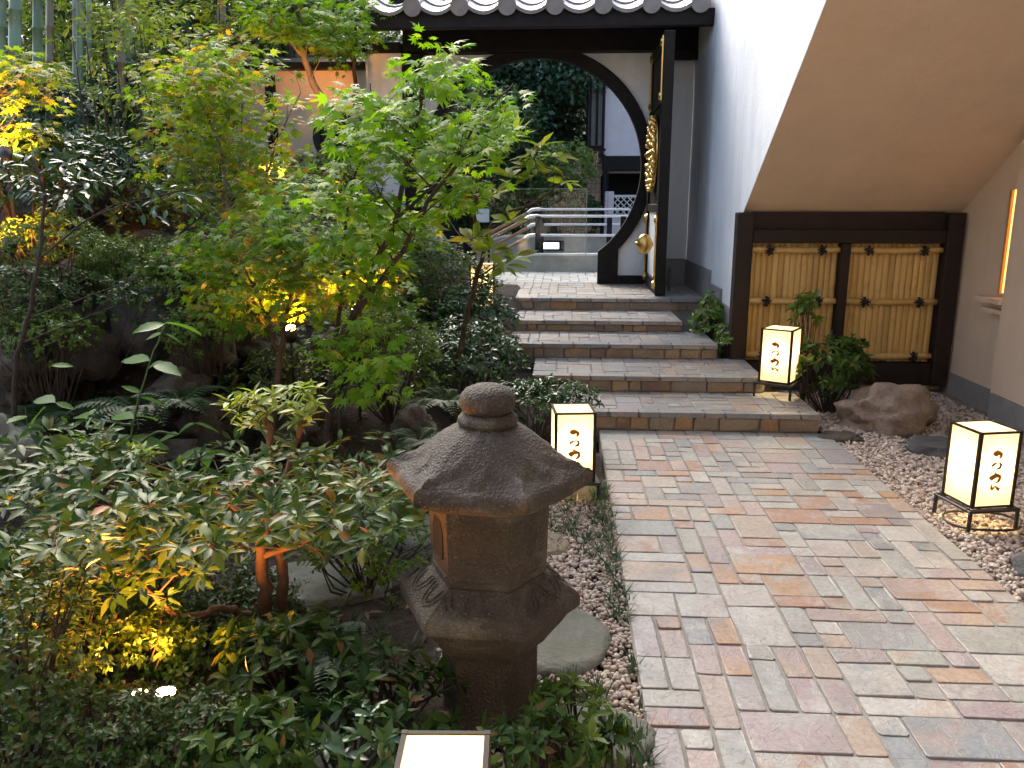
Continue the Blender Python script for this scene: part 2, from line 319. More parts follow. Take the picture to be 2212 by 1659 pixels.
def paper_mat():
    m, t, p, _ = mat_new('lantern_paper'); t.nodes.remove(p)
    d = t.nodes.new('ShaderNodeBsdfDiffuse'); d.inputs[0].default_value = (.55, .50, .42, 1); tr = t.nodes.new('ShaderNodeBsdfTranslucent'); tr.inputs[0].default_value = (.36, .31, .22, 1)
    mx = t.nodes.new('ShaderNodeMixShader'); mx.inputs[0].default_value = .6; t.links.new(d.outputs[0], mx.inputs[1]); t.links.new(tr.outputs[0], mx.inputs[2])
    e = t.nodes.new('ShaderNodeEmission'); e.inputs[0].default_value = (1, .66, .28, 1); e.inputs[1].default_value = .22
    ad = t.nodes.new('ShaderNodeAddShader'); t.links.new(mx.outputs[0], ad.inputs[0]); t.links.new(e.outputs[0], ad.inputs[1]); t.links.new(ad.outputs[0], t.nodes['Material Output'].inputs[0]); return m
M['paper'] = paper_mat()
M['ink'] = surf('brown_ink', (.30, .12, .015), (.36, .15, .02), 30, .8, 0)
M['lens'] = emit('lamp_lens', (1, .72, .32), 22)
M['bulb'] = emit('bulb', (1, .8, .5), 6)

# ---------------------------------------------------------------- ground
STEPY = [5.364, 5.993, 6.723, 7.427, 8.224]; STEPZ = [.124, .239, .356, .453, .569]
def smooth(a): a = min(1, max(0, a)); return a * a * (3 - 2 * a)
def stair(Y):
    z = 0
    for y, h in zip(STEPY, STEPZ):
        if Y > y: z = h
    return z
def ground(X, Y):
    h = 1.9 * smooth(((Y - 4.2) * .55 + (-X - 1.2) * .28) / 2.8) if X < 0 else 0
    if Y > 4.5 and X < 0: h = min(h, .6 * smooth((Y - 5.2) / 3) + max(0, -X - .75) * .75)
    if Y > 9.3: h = min(h, .5 + max(0, -X - 1.9) * .8)
    h += .03 * noise.noise((X * 2.3, Y * 2.3, 0))
    if X > -.5: h = -.03 + (h + .03) * smooth((-X - .1) / .4) if Y < 5 else (h if X < -.9 else min(h, stair(Y) - .12))
    return h
gx = np.linspace(-9, .25, 75); gy = np.linspace(-2, 10.3, 90); V = []; F = []
for y in gy:
    for x in gx: V.append((x, y, ground(x, y)))
n = len(gx)
for j in range(len(gy) - 1):
    for i in range(n - 1): F.append((j * n + i, j * n + i + 1, (j + 1) * n + i + 1, (j + 1) * n + i))
obj('garden_ground', mesh_np('garden_ground', V, np.array(F), True, M['earth']), kind='structure')
MB().add([(-60, -20, -.14), (60, -20, -.14), (60, 120, -.14), (-60, 120, -.14)], [(0, 1, 2, 3)]).build('ground', M['earth'], kind='structure')
MB().add([(1.79, -2, -.035), (4, -2, -.035), (4, 7.1, -.03), (1.79, 7.1, -.03)], [(0, 1, 2, 3)]).build('gravel_bed', M['gravelbed'], kind='structure')
# wooded bank beyond the wall
V = []; F = []; bx = np.linspace(-30, 14, 45); by = np.linspace(17, 45, 30)
for y in by:
    for x in bx: V.append((x, y, -.3 + 9 * smooth((y - 17) / 22) + .6 * noise.noise((x * .3, y * .3, 3))))
for j in range(29):
    for i in range(44): F.append((j * 45 + i, j * 45 + i + 1, (j + 1) * 45 + i + 1, (j + 1) * 45 + i))
obj('wooded_bank', mesh_np('wooded_bank', V, np.array(F), True, M['earth']), kind='structure')

# ---------------------------------------------------------------- paving
STONES = {}
def stone_mesh(w, d, h, kind, var):
    key = (round(w, 3), round(d, 3), kind, var)
    if key in STONES: return STONES[key]
    r = random.Random(hash(key) & 0xffff); e = .0018; pts = []
    hw, hd = w / 2, d / 2; j = lambda a: r.uniform(-a, a)
    c = [r.uniform(.003, .010) for _ in range(4)]
    for (sx, sy, k) in ((-1, -1, 0), (1, -1, 1), (1, 1, 2), (-1, 1, 3)):
        a = (sx * (hw - c[k]) + j(.002), sy * hd + j(.0025)); b = (sx * hw + j(.0025), sy * (hd - c[k]) + j(.002))
        pts += [b, a] if k in (0, 2) else [a, b]
    n = 8; v = [(x * (1 - e / hw), y * (1 - e / hd), j(.0012)) for x, y in pts] + [(x, y, -e * .8) for x, y in pts] + [(x, y, -h) for x, y in pts]
    f = [tuple(range(8))] + [(k, k + 8, (k + 1) % 8 + 8, (k + 1) % 8) for k in range(8)] + [(k + 8, k + 16, (k + 1) % 8 + 16, (k + 1) % 8 + 8) for k in range(8)]
    me = bpy.data.meshes.new('stone'); me.from_pydata(v, [], f); bm_fix(me); me.materials.append(M[kind]); STONES[key] = me
    return me
SIZES = [(3, 1), (1, 2), (2, 1), (2, 2), (1, 1), (1, 3), (3, 2), (2, 3), (4, 1)]; WT = [2.2, 5, 6, 4, 4, 1.1, 2.5, 1.5, .3]
def pave(parent, x0, x1, y0, y1, z, u=.1, joint=.010, name='paving_stone', mask=None, kind='pave'):
    nx, ny = max(1, round((x1 - x0) / u)), max(1, round((y1 - y0) / u)); ux, uy = (x1 - x0) / nx, (y1 - y0) / ny
    used = np.zeros((nx, ny), bool); k = 0
    for b in range(ny):
        for a in range(nx):
            if used[a, b]: continue
            opts = [(s, w) for s, w in zip(SIZES, WT) if a + s[0] <= nx and b + s[1] <= ny and not used[a:a + s[0], b:b + s[1]].any()]
            s = random.choices([o[0] for o in opts], [o[1] for o in opts])[0]; used[a:a + s[0], b:b + s[1]] = True
            cx, cy = x0 + (a + s[0] / 2) * ux, y0 + (b + s[1] / 2) * uy
            if mask and not mask(cx, cy): continue
            me = stone_mesh(s[0] * ux - joint, s[1] * uy - joint, .03, kind, random.randrange(3))
            o = bpy.data.objects.new(name, me); COL.objects.link(o); o.parent = parent; k += 1
            o.location = (cx, cy, z + random.uniform(-.0025, .0025)); o.rotation_euler = (random.gauss(0, .006), random.gauss(0, .006), math.pi * random.randrange(2) + random.gauss(0, .006))
    return k
path = MB().box((.262, -1.2, -.12), (1.788, 5.36, -.006)).build('path', M['mortar'], kind='structure')
pave(path, .264, 1.786, .9, 5.35, 0, .094)
LX = [.03, -.22, -.46, -.72, -1.35]; RX = [1.74, 1.52, 1.30, 1.10, 1.462]
ends = STEPY[1:] + [9.95]
for i in range(5):
    z1 = STEPZ[i]; z0 = STEPZ[i - 1] if i else 0
    y0, y1 = STEPY[i], ends[i]
    nm = 'step' if i < 4 else 'landing'
    st = MB().box((LX[i] + .008, y0 + .022, -.1), (RX[i] - .008, y1 + (.06 if i < 4 else 0), z1 - .006)).build(nm, M['mortar'], kind='structure')
    # nosing course then field
    x = LX[i]
    while x < RX[i] - .06:
        w = min(random.choice((.14, .2, .26, .3)), RX[i] - x); w = RX[i] - x if RX[i] - x - w < .08 else w
        o = obj('nosing_stone', stone_mesh(w - .01, .088, .034, 'tread', random.randrange(3)), st, (x + w / 2, y0 + .030, z1 + .002)); x += w
    pave(st, LX[i], RX[i], y0 + .08, y1, z1, .09 if i < 4 else .10, kind='tread' if i < 4 else 'pave')
    x = LX[i]
    hh = z1 - z0 - .036
    while x < RX[i] - .05:
        w = min(random.choice((.09, .13, .17, .22, .27)), RX[i] - x); w = RX[i] - x if RX[i] - x - w < .06 else w
        o = obj('riser_stone', stone_mesh(w - .012, hh - .004, .03, 'riser', random.randrange(3)), st, (x + w / 2, y0 + random.uniform(-.003, .003), z0 + hh / 2))
        o.rotation_euler = (R(90), 0, 0); x += w
fc = MB().box((-1.6, 9.955, .3), (1.45, 11.52, .560)).build('forecourt', M['mortar'], kind='structure')
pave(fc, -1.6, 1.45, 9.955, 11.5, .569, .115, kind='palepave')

# ---------------------------------------------------------------- gravel
def ico(sub):
    import bmesh
    b = bmesh.new(); bmesh.ops.create_icosphere(b, subdivisions=sub, radius=1); b.verts.ensure_lookup_table()
    v = np.array([q.co[:] for q in b.verts]); f = np.array([[w.index for w in q.verts] for q in b.faces]); b.free(); return v, f
def rot_rand(n):
    q = rng.normal(size=(n, 4)); q /= np.linalg.norm(q, axis=1)[:, None]; w, x, y, z = q.T
    return np.stack([np.stack([1 - 2 * (y * y + z * z), 2 * (x * y - z * w), 2 * (x * z + y * w)], -1), np.stack([2 * (x * y + z * w), 1 - 2 * (x * x + z * z), 2 * (y * z - x * w)], -1), np.stack([2 * (x * z - y * w), 2 * (y * z + x * w), 1 - 2 * (x * x + y * y)], -1)], 1)
def pebbles(name, P, size, mat, sub, rough):
    v, f = ico(sub); n = len(P); vs = v[None] * rng.uniform(1 - rough, 1 + rough, (n, len(v), 1)) * rng.uniform(.55, 1.1, (n, 1, 3))
    vs = np.einsum('nij,nkj->nki', rot_rand(n), vs) * (size * rng.uniform(.6, 1.25, (n, 1, 1))); vs[:, :, 2] *= .8
    vs += P[:, None, :]
    fs = (f[None] + (np.arange(n) * len(v))[:, None, None]).reshape(-1, 3)
    me = mesh_np(name, vs.reshape(-1, 3), fs, sub > 1, mat); a = me.attributes.new('rnd', 'FLOAT', 'POINT'); a.data.foreach_set('value', np.repeat(rng.random(n), len(v)).astype(np.float32))
    return obj(name, me, kind='stuff', label=None)
def gpts(n, x0, x1, y0, y1, z, dz, keep):
    P = np.stack([rng.uniform(x0, x1, n), rng.uniform(y0, y1, n), z + rng.uniform(0, dz, n)], 1); return P[[keep(*p) for p in P]]
pebbles('river_gravel', gpts(11000, -.42, .262, 1.3, 4.0, -.022, .018, lambda x, y, z: x > -.36 + .1 * math.sin(y * 4)), .0115, M['pebble'], 2, .06)
pebbles('crushed_gravel', gpts(24000, 1.79, 3.3, 1.2, 6.7, -.03, .02, lambda x, y, z: x < 3.1 and rng.random() < (1 if y < 5.6 else .5)), .0155, M['pebble2'], 1, .22)

# ---------------------------------------------------------------- building on the right
X0, X1 = 1.47, 3.2; SY, SZ, SL = 6.887, 1.429, .652
def sof(y): return SZ + (SY - y) * SL
b = empty('stair_building', (X0, SY, 0), label='white plastered building side with sloping beige soffit over the bamboo screen', cat='building')
def bpart(mb, name, mat, parent=b): o = mb.build(name, mat, parent); o.matrix_parent_inverse = Matrix.Translation((-X0, -SY, 0)) if parent is b else Matrix(); return o
zt = 5.2; yt = SY - (zt - SZ) / SL
poly = [(9.92, .3), (9.92, 5.6), (yt - 2, 5.6), (yt - 2, zt + 1.28), (yt - 2, 5.61)]
bpart(MB().prism([(9.9, .2), (9.9, 5.6), (sof(0) * 0 + SY - (5.6 - SZ) / SL, 5.6), (SY, SZ), (SY, -.1)], 0, X0, X0 + .16), 'side_wall', M['white'])
y2 = SY - (5.6 - SZ) / SL
bpart(MB().prism([(SY + .02, SZ - .017), (y2 - .0, 5.596), (y2 - .0, 5.599), (SY + .02, SZ - .014)], 0, X0 + .003, X1 + .4), 'soffit', M['beige'])
bpart(MB().box((X0 + .162, SY + .001, -.1), (X1 + .4, SY + .15, SZ - .03)), 'back_wall', M['beige'])
bpart(MB().box((X1, 5.93, -.1), (X1 + .25, SY, sof(5.93) + .25)), 'right_wall', M['beige'])
bpart(MB().prism([(5.928, -.1), (5.928, sof(5.928) + .1), (y2, 5.6), (-1.2, 5.6), (-1.2, -.1)], 0, X1 - .09, X1 + .25), 'bay_wall', M['beige'])
bpart(MB().box((X1 - .105, -1.2, -.1), (X1 - .0905, 5.90, .17)).box((X1 - .015, 5.931, -.1), (X1 - .001, SY - .002, .15)), 'plinth', M['plinth'])
bpart(MB().box((X1 - .03, 5.99, .86), (X1 - .001, 6.02, 1.66)).box((X1 - .03, 6.10, .86), (X1 - .001, 6.125, 1.60)), 'window_jamb', surf('orange_wood', (.42, .19, .05), (.5, .25, .08), 12, .5, 0))
bpart(MB().box((X1 - .012, 6.021, .87), (X1 - .002, 6.099, 1.60)), 'lit_pane', emit('lit_window_pane', (1, .48, .12), 1.0))
bpart(MB().box((X1 - .11, 5.931, .80), (X1 - .001, 6.28, .835)).box((X1 - .08, 5.931, .725), (X1 - .001, 6.22, .755)), 'window_sill', M['beige'])
pl = MB()
for (a, c, h) in ((8.75, 9.798, .86), (8.15, 8.749, .86), (7.56, 8.149, .74), (6.95, 7.559, .62)): pl.box((X0 - .022, a, .05), (X0 - .001, c, h))
bpart(pl, 'stepped_plinth', M['plinth'])
bpart(MB().box((X0 - .05, y2, 5.602), (X1 + .4, 9.95, 5.75)), 'roof_edge', M['white'])

fa = empty('entrance_building', (-1.5, -1.2, 0), label='cream plastered entrance building behind the viewer', cat='building')  # added out of view: blocks light from behind, bounces warm fill onto the soffit
for nm, mb, mt in (('wall', MB().box((-7, -1.6, -.1), (X1 - .1, -1.3, 5.6)), 'cream'), ('eave', MB().prism([(-1.299, 3.3), (-.1, 3.0), (-.1, 3.08), (-1.299, 3.42)], 0, -7, X1 - .1), 'wood')):
    o = mb.build(nm, M[mt], fa); o.location = (1.5, 1.2, 0)

# ---------------------------------------------------------------- bamboo screen
sc = empty('bamboo_screen', (2.33, 6.8, 0), label='framed yellow split bamboo screen under the sloping soffit', cat='screen')
def sp(name, mb, mat, smooth=False, **k): o = mb.build(name, mat, sc, smooth, **k); o.location = -Vector((2.33, 6.8, 0)); return o
YS = 6.8
for (x0, x1, z1) in ((1.40, 1.53, 1.435), (2.245, 2.315, 1.19), (3.05, 3.175, 1.435)):
    mb = MB().box((x0, YS - .075 + (.02 if z1 < 1.3 else 0), .03), (x1, YS + .06, z1), .008); sp('post', mb, M['brownwood'])
sp('header_board', MB().box((1.531, YS + .02, 1.302), (3.049, YS + .05, 1.44)), M['brownwood'])  # dark board stands in for the shadow between top beam and soffit
sp('top_beam', MB().box((1.531, YS - .05, 1.192), (3.049, YS + .05, 1.30), .006), M['brownwood'])
sp('bottom_beam', MB().box((1.531, YS - .05, .03), (3.049, YS + .05, .215), .006), M['brownwood'])
sp('backing_board', MB().box((1.531, YS + .035, .216), (3.049, YS + .05, 1.19)), M['brownwood'])
for (x0, x1) in ((1.535, 2.240), (2.32, 3.045)):
    n = 15; w = (x1 - x0) / n
    for k in range(n):
        cx = x0 + (k + .5) * w; zs = sorted(random.uniform(.3, 1.12) for _ in range(2)); mb = MB(); prof = [.22]
        for z in zs: prof += [z - .012, z - .004, z + .004, z + .012]
        prof.append(1.188); v = []; rr = w * .5
        for i, z in enumerate(prof):
            bu = 1.0 + (.07 if (i % 4 in (2, 3) and 0 < i < len(prof) - 1) else 0)
            for a in range(6): th = math.pi * a / 5; v.append((-rr * .98 * math.cos(th), -rr * .45 * bu * math.sin(th), z))
        f = [(i * 6 + a, i * 6 + a + 1, i * 6 + a + 7, i * 6 + a + 6) for i in range(len(prof) - 1) for a in range(5)]
        me = bpy.data.meshes.new('bamboo_slat'); me.from_pydata(v, [], f); me.materials.append(M['bamboo']); me.polygons.foreach_set('use_smooth', [True] * len(f))
        obj('bamboo_slat', me, sc, (cx - 2.33, YS + .034 - 6.8, random.uniform(-.002, .002)))
    for z in (.27, .72, 1.135):
        o = MB().tube([(x, YS - .012, z + .004 * math.sin(x * 9)) for x in np.linspace(x0 + .002, x1 - .002, 12)], [.024 + (.003 if k % 4 == 1 else 0) for k in range(12)], 10).build('bamboo_rail', M['bamboo'], sc, True); o.location = -Vector((2.33, 6.8, 0))
        for x in (x0 + .14, x1 - .15):
            mb = MB()
            for k in range(8):
                a = 2 * math.pi * k / 8 + random.uniform(-.25, .25); L = random.uniform(.034, .05)
                mb.tube([(0, -.006, 0), (math.cos(a) * L * .6, -.022, math.sin(a) * L * .6), (math.cos(a) * L, -.012, math.sin(a) * L)], [.010, .008, .004], 5)
            mb.tube([(0, .012, -.034), (0, -.004, -.03), (0, -.012, 0), (0, -.004, .03), (0, .012, .034)], .011, 5)
            o = mb.build('rope_knot', M['rope'], sc); o.location = (x - 2.33, YS - .038 - 6.8, z)

# ---------------------------------------------------------------- round gate
GY = 9.8; GC = (-.311, 1.91); RI, RO = 1.205, 1.345; FL = .569
g = empty('moon_gate', (GC[0], GY, FL), label='white wall gate with a round black-framed opening and grey tiled roof', cat='gate')
def gp(name, mb, mat, smooth=False, **k): o = mb.build(name, mat, g, smooth, **k); o.location = -Vector((GC[0], GY, FL)); return o
def arc(r, a0, a1, n): return [(GC[0] + r * math.sin(a), GC[1] + r * math.cos(a)) for a in np.linspace(a0, a1, n)]
xi = .728; ai = math.asin(xi / RI); zi = GC[1] - math.sqrt(RI ** 2 - xi ** 2)     # opening narrows to straight posts at the floor
A = math.pi - ai; xo = .728 + .24; ao = math.pi - math.asin(xo / RO); 
inner = [(GC[0] - xi, FL)] + arc(RI, -A, A, 72) + [(GC[0] + xi, FL)]
outer = [(GC[0] - xo, FL)] + arc(RO, -ao, ao, 72) + [(GC[0] + xo, FL)]
def band(inn, out, y0, y1):
    n = len(inn); v = [(p[0], y, p[1]) for y in (y0, y1) for L in (inn, out) for p in L]; f = []
    for k in range(n - 1):
        f += [(k, k + 1, n + k + 1, n + k), (2 * n + k, 3 * n + k, 3 * n + k + 1, 2 * n + k + 1), (k, 2 * n + k, 2 * n + k + 1, k + 1), (n + k, n + k + 1, 3 * n + k + 1, 3 * n + k)]
    f += [(0, n, 3 * n, 2 * n), (n - 1, 3 * n - 1, 4 * n - 1, 2 * n - 1)]
    return MB().add(v, f)
gp('ring_frame', band(inner, outer, GY - .045, GY + .06), M['wood'])
ZL = 3.165; XL, XR = -1.62, 1.46
def panel(xa, xb, side):     # plaster between ring and posts, split left and right
    pts = [p for p in outer if (p[0] <= GC[0] if side < 0 else p[0] >= GC[0])]
    if side < 0: poly = pts + [(GC[0], ZL), (xa, ZL), (xa, FL)]
    else: poly = pts + [(xb, FL), (xb, ZL), (GC[0], ZL)]
    n = len(pts); v = [(p[0], y, p[1]) for y in (GY, GY + .08) for p in pts]; ex = xa if side < 0 else xb
    # strip quads from ring points to the outer rectangle
    rim = []
    for p in pts:
        d = np.array((p[0] - GC[0], p[1] - GC[1])); t = 9.
        if abs(d[0]) > 1e-6: t = min(t, (ex - GC[0]) / d[0] if d[0] * side > 0 else 9)
        if d[1] > 1e-6: t = min(t, (ZL - GC[1]) / d[1])
        if d[1] < -1e-6: t = min(t, (FL - GC[1]) / d[1])
        t = max(t, 1.0); rim.append((GC[0] + d[0] * t, GC[1] + d[1] * t))
    mb = MB(); m = MB(); V = [(p[0], GY + .012, p[1]) for p in pts] + [(p[0], GY + .012, p[1]) for p in rim]; V2 = [(x, y + .07, z) for x, y, z in V]
    f = []
    for k in range(n - 1): f += [(k, k + 1, n + k + 1, n + k), (2 * n + k, 3 * n + k, 3 * n + k + 1, 2 * n + k + 1)]
    m.add(V + V2, f)
    for cz in (ZL, FL):      # corner triangles
        ks = [k for k in range(n - 1) if (abs(rim[k][0] - ex) < 1e-4) != (abs(rim[k + 1][0] - ex) < 1e-4) and abs(cz - (rim[k][1] if abs(rim[k][0] - ex) > 1e-4 else rim[k + 1][1])) < 1e-3]
        for k in ks: m.add([(rim[k][0], GY + .012, rim[k][1]), (ex, GY + .012, cz), (rim[k + 1][0], GY + .012, rim[k + 1][1])], [(0, 1, 2)])
    return m
gp('wall_panel', panel(XL, XR, -1), M['white']); gp('wall_panel', panel(XL, XR, 1), M['white'])
gp('sill_beam', MB().box((GC[0] + xo + .001, GY - .05, FL), (XR - .49, GY + .09, FL + .10), .004), M['wood'])
gp('sill_beam', MB().box((XL, GY - .05, FL), (GC[0] - xo - .001, GY + .09, FL + .10), .004), M['wood'])
gp('post', MB().box((-1.86, GY - .12, .3), (-1.622, GY + .12, 3.17), .01), M['wood'])
gp('lintel', MB().box((-1.84, GY - .13, 3.172), (1.468, GY + .13, 3.46), .01), M['wood'])
gp('side_beam', MB().box((-2.30, GY - .16, 3.17), (-1.862, GY + .16, 3.285), .008), M['wood'])
gp('side_beam', MB().box((1.03, GY - .15, 3.06), (1.468, GY - .131, 3.168), .004), M['wood'])
gp('wing_wall', MB().box((-2.27, GY - .12, .3), (-1.862, GY + .12, 3.168)), M['white'])
gp('plinth', MB().box((1.04, GY - .03, FL), (1.448, GY + .01, .87), .004), M['plinth'])
gp('rafter_beam', MB().box((-1.86, GY - .7, 3.462), (-1.66, GY + .7, 3.60)), M['wood'])
# roof
EY, EZ = 8.72, 3.36
gp('fascia', MB().box((-1.98, EY, 3.235), (1.47, EY + .09, 3.395), .006), M['wood'])
sl = .42
gp('roof_deck', MB().prism([(EY + .092, 3.33), (GY + .25, 3.33 + (GY + .25 - EY) * sl), (10.75, 3.62), (10.75, 3.57), (GY + .25, 3.27 + (GY + .25 - EY) * sl), (EY + .092, 3.28)], 0, -1.98, 1.46), M['wood'])
pw = .476
def pan_mesh():
    _D = .10
    v = []; n = 9
    for (yy, dz) in ((0, 0), (.34, 0)):
        for lay in (0, -.035):
            for k in range(n):
                u = -.5 + k / (n - 1); v.append((u * (pw - .07), yy, _D * (4 * u * u) - .055 + lay))
    f = []
    for k in range(n - 1): f += [(k, k + 1, 2 * n + k + 1, 2 * n + k), (k, n + k, n + k + 1, k + 1), (n + k, 3 * n + k, 3 * n + k + 1, n + k + 1)]
    f += [(0, 2 * n, 3 * n, n), (n - 1, 2 * n - 1, 4 * n - 1, 3 * n - 1)]
    me = bpy.data.meshes.new('pan_tile'); me.from_pydata(v, [], f); bm_fix(me); me.materials.append(M['tile']); me.polygons.foreach_set('use_smooth', [True] * len(f)); me.set_sharp_from_angle(angle=R(50)); return me
def cap_mesh(front):
    mb = MB().tube([(0, 0, 0), (0, .34, 0)], .078, 14); 
    if front: mb.tube([(0, -.03, -.012), (0, -.004, -.012)], .092, 20)
    me = mb.mesh('cap_tile', M['tile']); me.polygons.foreach_set('use_smooth', [True] * len(me.polygons)); me.set_sharp_from_angle(angle=R(40)); return me
pm, c1, c2 = pan_mesh(), cap_mesh(True), cap_mesh(False); ang = math.atan(sl)
for row in range(4):
    y = EY - .07 + row * .31; z = EZ + .075 + row * .31 * sl
    for k in range(8):
        x = -1.775 + k * pw
        if x < 1.30:
            o = obj('pan_tile', pm, g, Vector((x, y, z)) - g.location); o.rotation_euler = (ang - .05, 0, 0)
        xc = x + pw / 2
        if xc < 1.40: o = obj('round_tile', c1 if row == 0 else c2, g, Vector((xc, y + .01, z + .01)) - g.location); o.rotation_euler = (ang - .05, 0, 0)
# open door leaf standing square to the gate
d = empty('gate_door', (.965, 9.65, FL), label='open black gate door leaf with gilt fittings, round gilt plate and egg-shaped knob', cat='door')
def dp(name, mb, mat, smooth=False, **k): o = mb.build(name, mat, d, smooth, **k); o.location = -Vector((.965, 9.65, FL)); return o
DX = .955
dp('stile', MB().box((DX, 8.45, FL + .01), (DX + .105, 8.60, 3.14), .006), M['wood']); dp('stile', MB().box((DX, 9.52, FL + .03), (DX + .07, 9.66, 3.12), .006), M['wood'])
for z0, z1 in ((FL + .03, FL + .16), (1.42, 1.50), (2.48, 2.58), (3.0, 3.12)): dp('rail', MB().box((DX + .004, 8.601, z0), (DX + .066, 9.519, z1), .004), M['wood'])
dp('top_panel', MB().box((DX + .02, 8.601, 2.581), (DX + .05, 9.519, 2.999)), M['wood'])
dp('middle_panel', MB().box((DX + .025, 8.601, 1.501), (DX + .045, 9.519, 2.479)), M['wood'])
dp('lower_panel', MB().box((DX + .025, 8.601, FL + .161), (DX + .045, 9.519, 1.419)), M['white'])
def gilt(y0, y1, z0, z1, w=.045):
    mb = MB()
    for (a, b_, c, e) in ((y0, y0 + w, z0, z1), (y1 - w, y1, z0, z1)):
        mb.box((DX - .016, a, c), (DX - .001, b_, e), .004)
    for z in (z0, z1 - w * 2.2):
        for y in (y0, y1 - w * 2): mb.lathe([(0.001, 0), (w * 1.1, 0), (w * 1.15, .012), (w * .6, .03), (.001, .032)], 10, (0, 0, 0)) if False else mb.tube([(DX - .028, y + w, z + w), (DX - .001, y + w, z + w)], [w * .7, w * 1.15], 8)
    return mb
dp('corner_fitting', gilt(8.47, 9.56, 2.5, 3.1), M['gold'])
dp('corner_fitting', gilt(8.47, 9.56, .64, 1.40), M['gold'])
mb = MB().tube([(DX - .022, 9.02, 2.02), (DX - .001, 9.02, 2.02)], [.385, .40], 40)
for rr, n in ((.3, 14), (.19, 9), (.08, 4), (.37, 22)):
    for k in range(n):
        a = 2 * math.pi * k / n; y, z = 9.02 + rr * math.cos(a), 2.02 + rr * math.sin(a); s = .05 if rr < .35 else .03
        mb.tube([(DX - .06, y, z), (DX - .048, y, z), (DX - .02, y, z)], [s * .35, s * .8, s], 7)
dp('round_plate', mb, M['gold'], True)
kn = np.array(at(1401, 527, 8.75)); kz = kn[2]
dp('knob', MB().lathe([(.002, -.11), (.05, -.095), (.078, -.04), (.085, .0), (.075, .05), (.045, .09), (.002, .105)], 18, (DX - .09, 8.78, kz)).tube([(DX - .19, 8.78, kz), (DX + .0, 8.78, kz)], .022, 10), M['gold'], True)
dp('hinge', MB().tube([(DX + .15, 8.5, .62), (DX + .15, 8.5, .86)], .012, 8), M['black'])

# ---------------------------------------------------------------- garden wall behind the plants
w = empty('garden_wall', (-3.6, 10, .5), label='cream plastered garden wall with dark cap and round barred window behind the maples', cat='wall')
def wp(name, mb, mat, smooth=False): o = mb.build(name, mat, w, smooth); o.location = -Vector((-3.6, 10, .5)); return o
wp('wall_panel', MB().box((-4.95, 10.0, .2), (-2.275, 10.15, 3.04)), M['cream'])
wp('cap', MB().prism([(9.86, 3.042), (9.88, 3.12), (10.075, 3.2), (10.27, 3.12), (10.29, 3.042)], 0, -5.0, -2.3), M['wood'])
wp('post', MB().box((-3.56, 9.955, .2), (-3.44, 9.999, 3.04), .005), M['wood'])
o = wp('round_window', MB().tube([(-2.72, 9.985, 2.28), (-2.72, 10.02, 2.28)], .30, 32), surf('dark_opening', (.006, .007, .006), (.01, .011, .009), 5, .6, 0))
for k in range(5): q = MB().tube([(-2.92 + k * .1, 9.97, 2.02 + .09 * abs(k - 2) * .6), (-2.92 + k * .1, 9.97, 2.54 - .09 * abs(k - 2) * .6)], .012, 6).build('window_bar', M['wood'], o)
w2 = empty('low_wall', (-6.6, 9.6, .8), label='low beige wall section half hidden behind the bamboo stems', cat='wall')
o = MB().box((-8.5, 9.6, .5), (-4.96, 9.75, 2.42)).build('wall_panel', M['cream'], w2); o.location = -Vector((-6.6, 9.6, .8))
o = MB().box((-8.5, 9.52, 2.422), (-4.96, 9.83, 2.5)).build('cap', M['wood'], w2); o.location = -Vector((-6.6, 9.6, .8))

# ---------------------------------------------------------------- beyond the gate
def thing(name, mbs, label, cat, loc, group=None):
    r = empty(name, loc, label=label, cat=cat, group=group)
    for nm, mb, mat, *sm in mbs:
        o = mb.build(nm, mat, r, bool(sm)); o.location = -Vector([float(v) for v in loc])
    return r
thing('ramp_parapet', [('wall', MB().prism([(-1.3, .3), (-1.3, .585), (-.42, .79), (1.5, .80), (1.5, .3)], 1, 11.53, 11.69), M['conc']),
     ('coping', MB().prism([(-1.3, .587), (-1.3, .61), (-.42, .818), (1.5, .826), (1.5, .802), (-.42, .792)], 1, 11.51, 11.71), M['concwhite'])], 'low concrete ramp wall nearest the gate with sloping left end', 'wall', (0, 11.6, .56), 'ramp walls beyond the gate')
thing('ramp_parapet', [('wall', MB().prism([(-2.4, .2), (-2.4, .5), (-.95, .98), (2.2, 1.0), (2.2, .2)], 1, 13.2, 13.36), M['conc']),
     ('coping', MB().prism([(-2.4, .502), (-2.4, .535), (-.95, 1.012), (2.2, 1.034), (2.2, 1.003), (-.95, .983)], 1, 13.17, 13.39), M['concwhite']),
     ('step_light', MB().box((-.36, 13.15, .77), (.02, 13.199, .93)), M['greymetal']), ('lamp_lens', MB().box((-.32, 13.145, .80), (-.06, 13.1495, .90)), emit('cool_lamp_lens', (.75, .9, 1), 1.0))], 'taller concrete ramp wall behind with a small recessed light', 'wall', (0, 13.3, .5), 'ramp walls beyond the gate')
MB().box((-6, 11.7, .30), (2.3, 13.19, .60)).build('ramp', M['concwhite'], kind='structure')
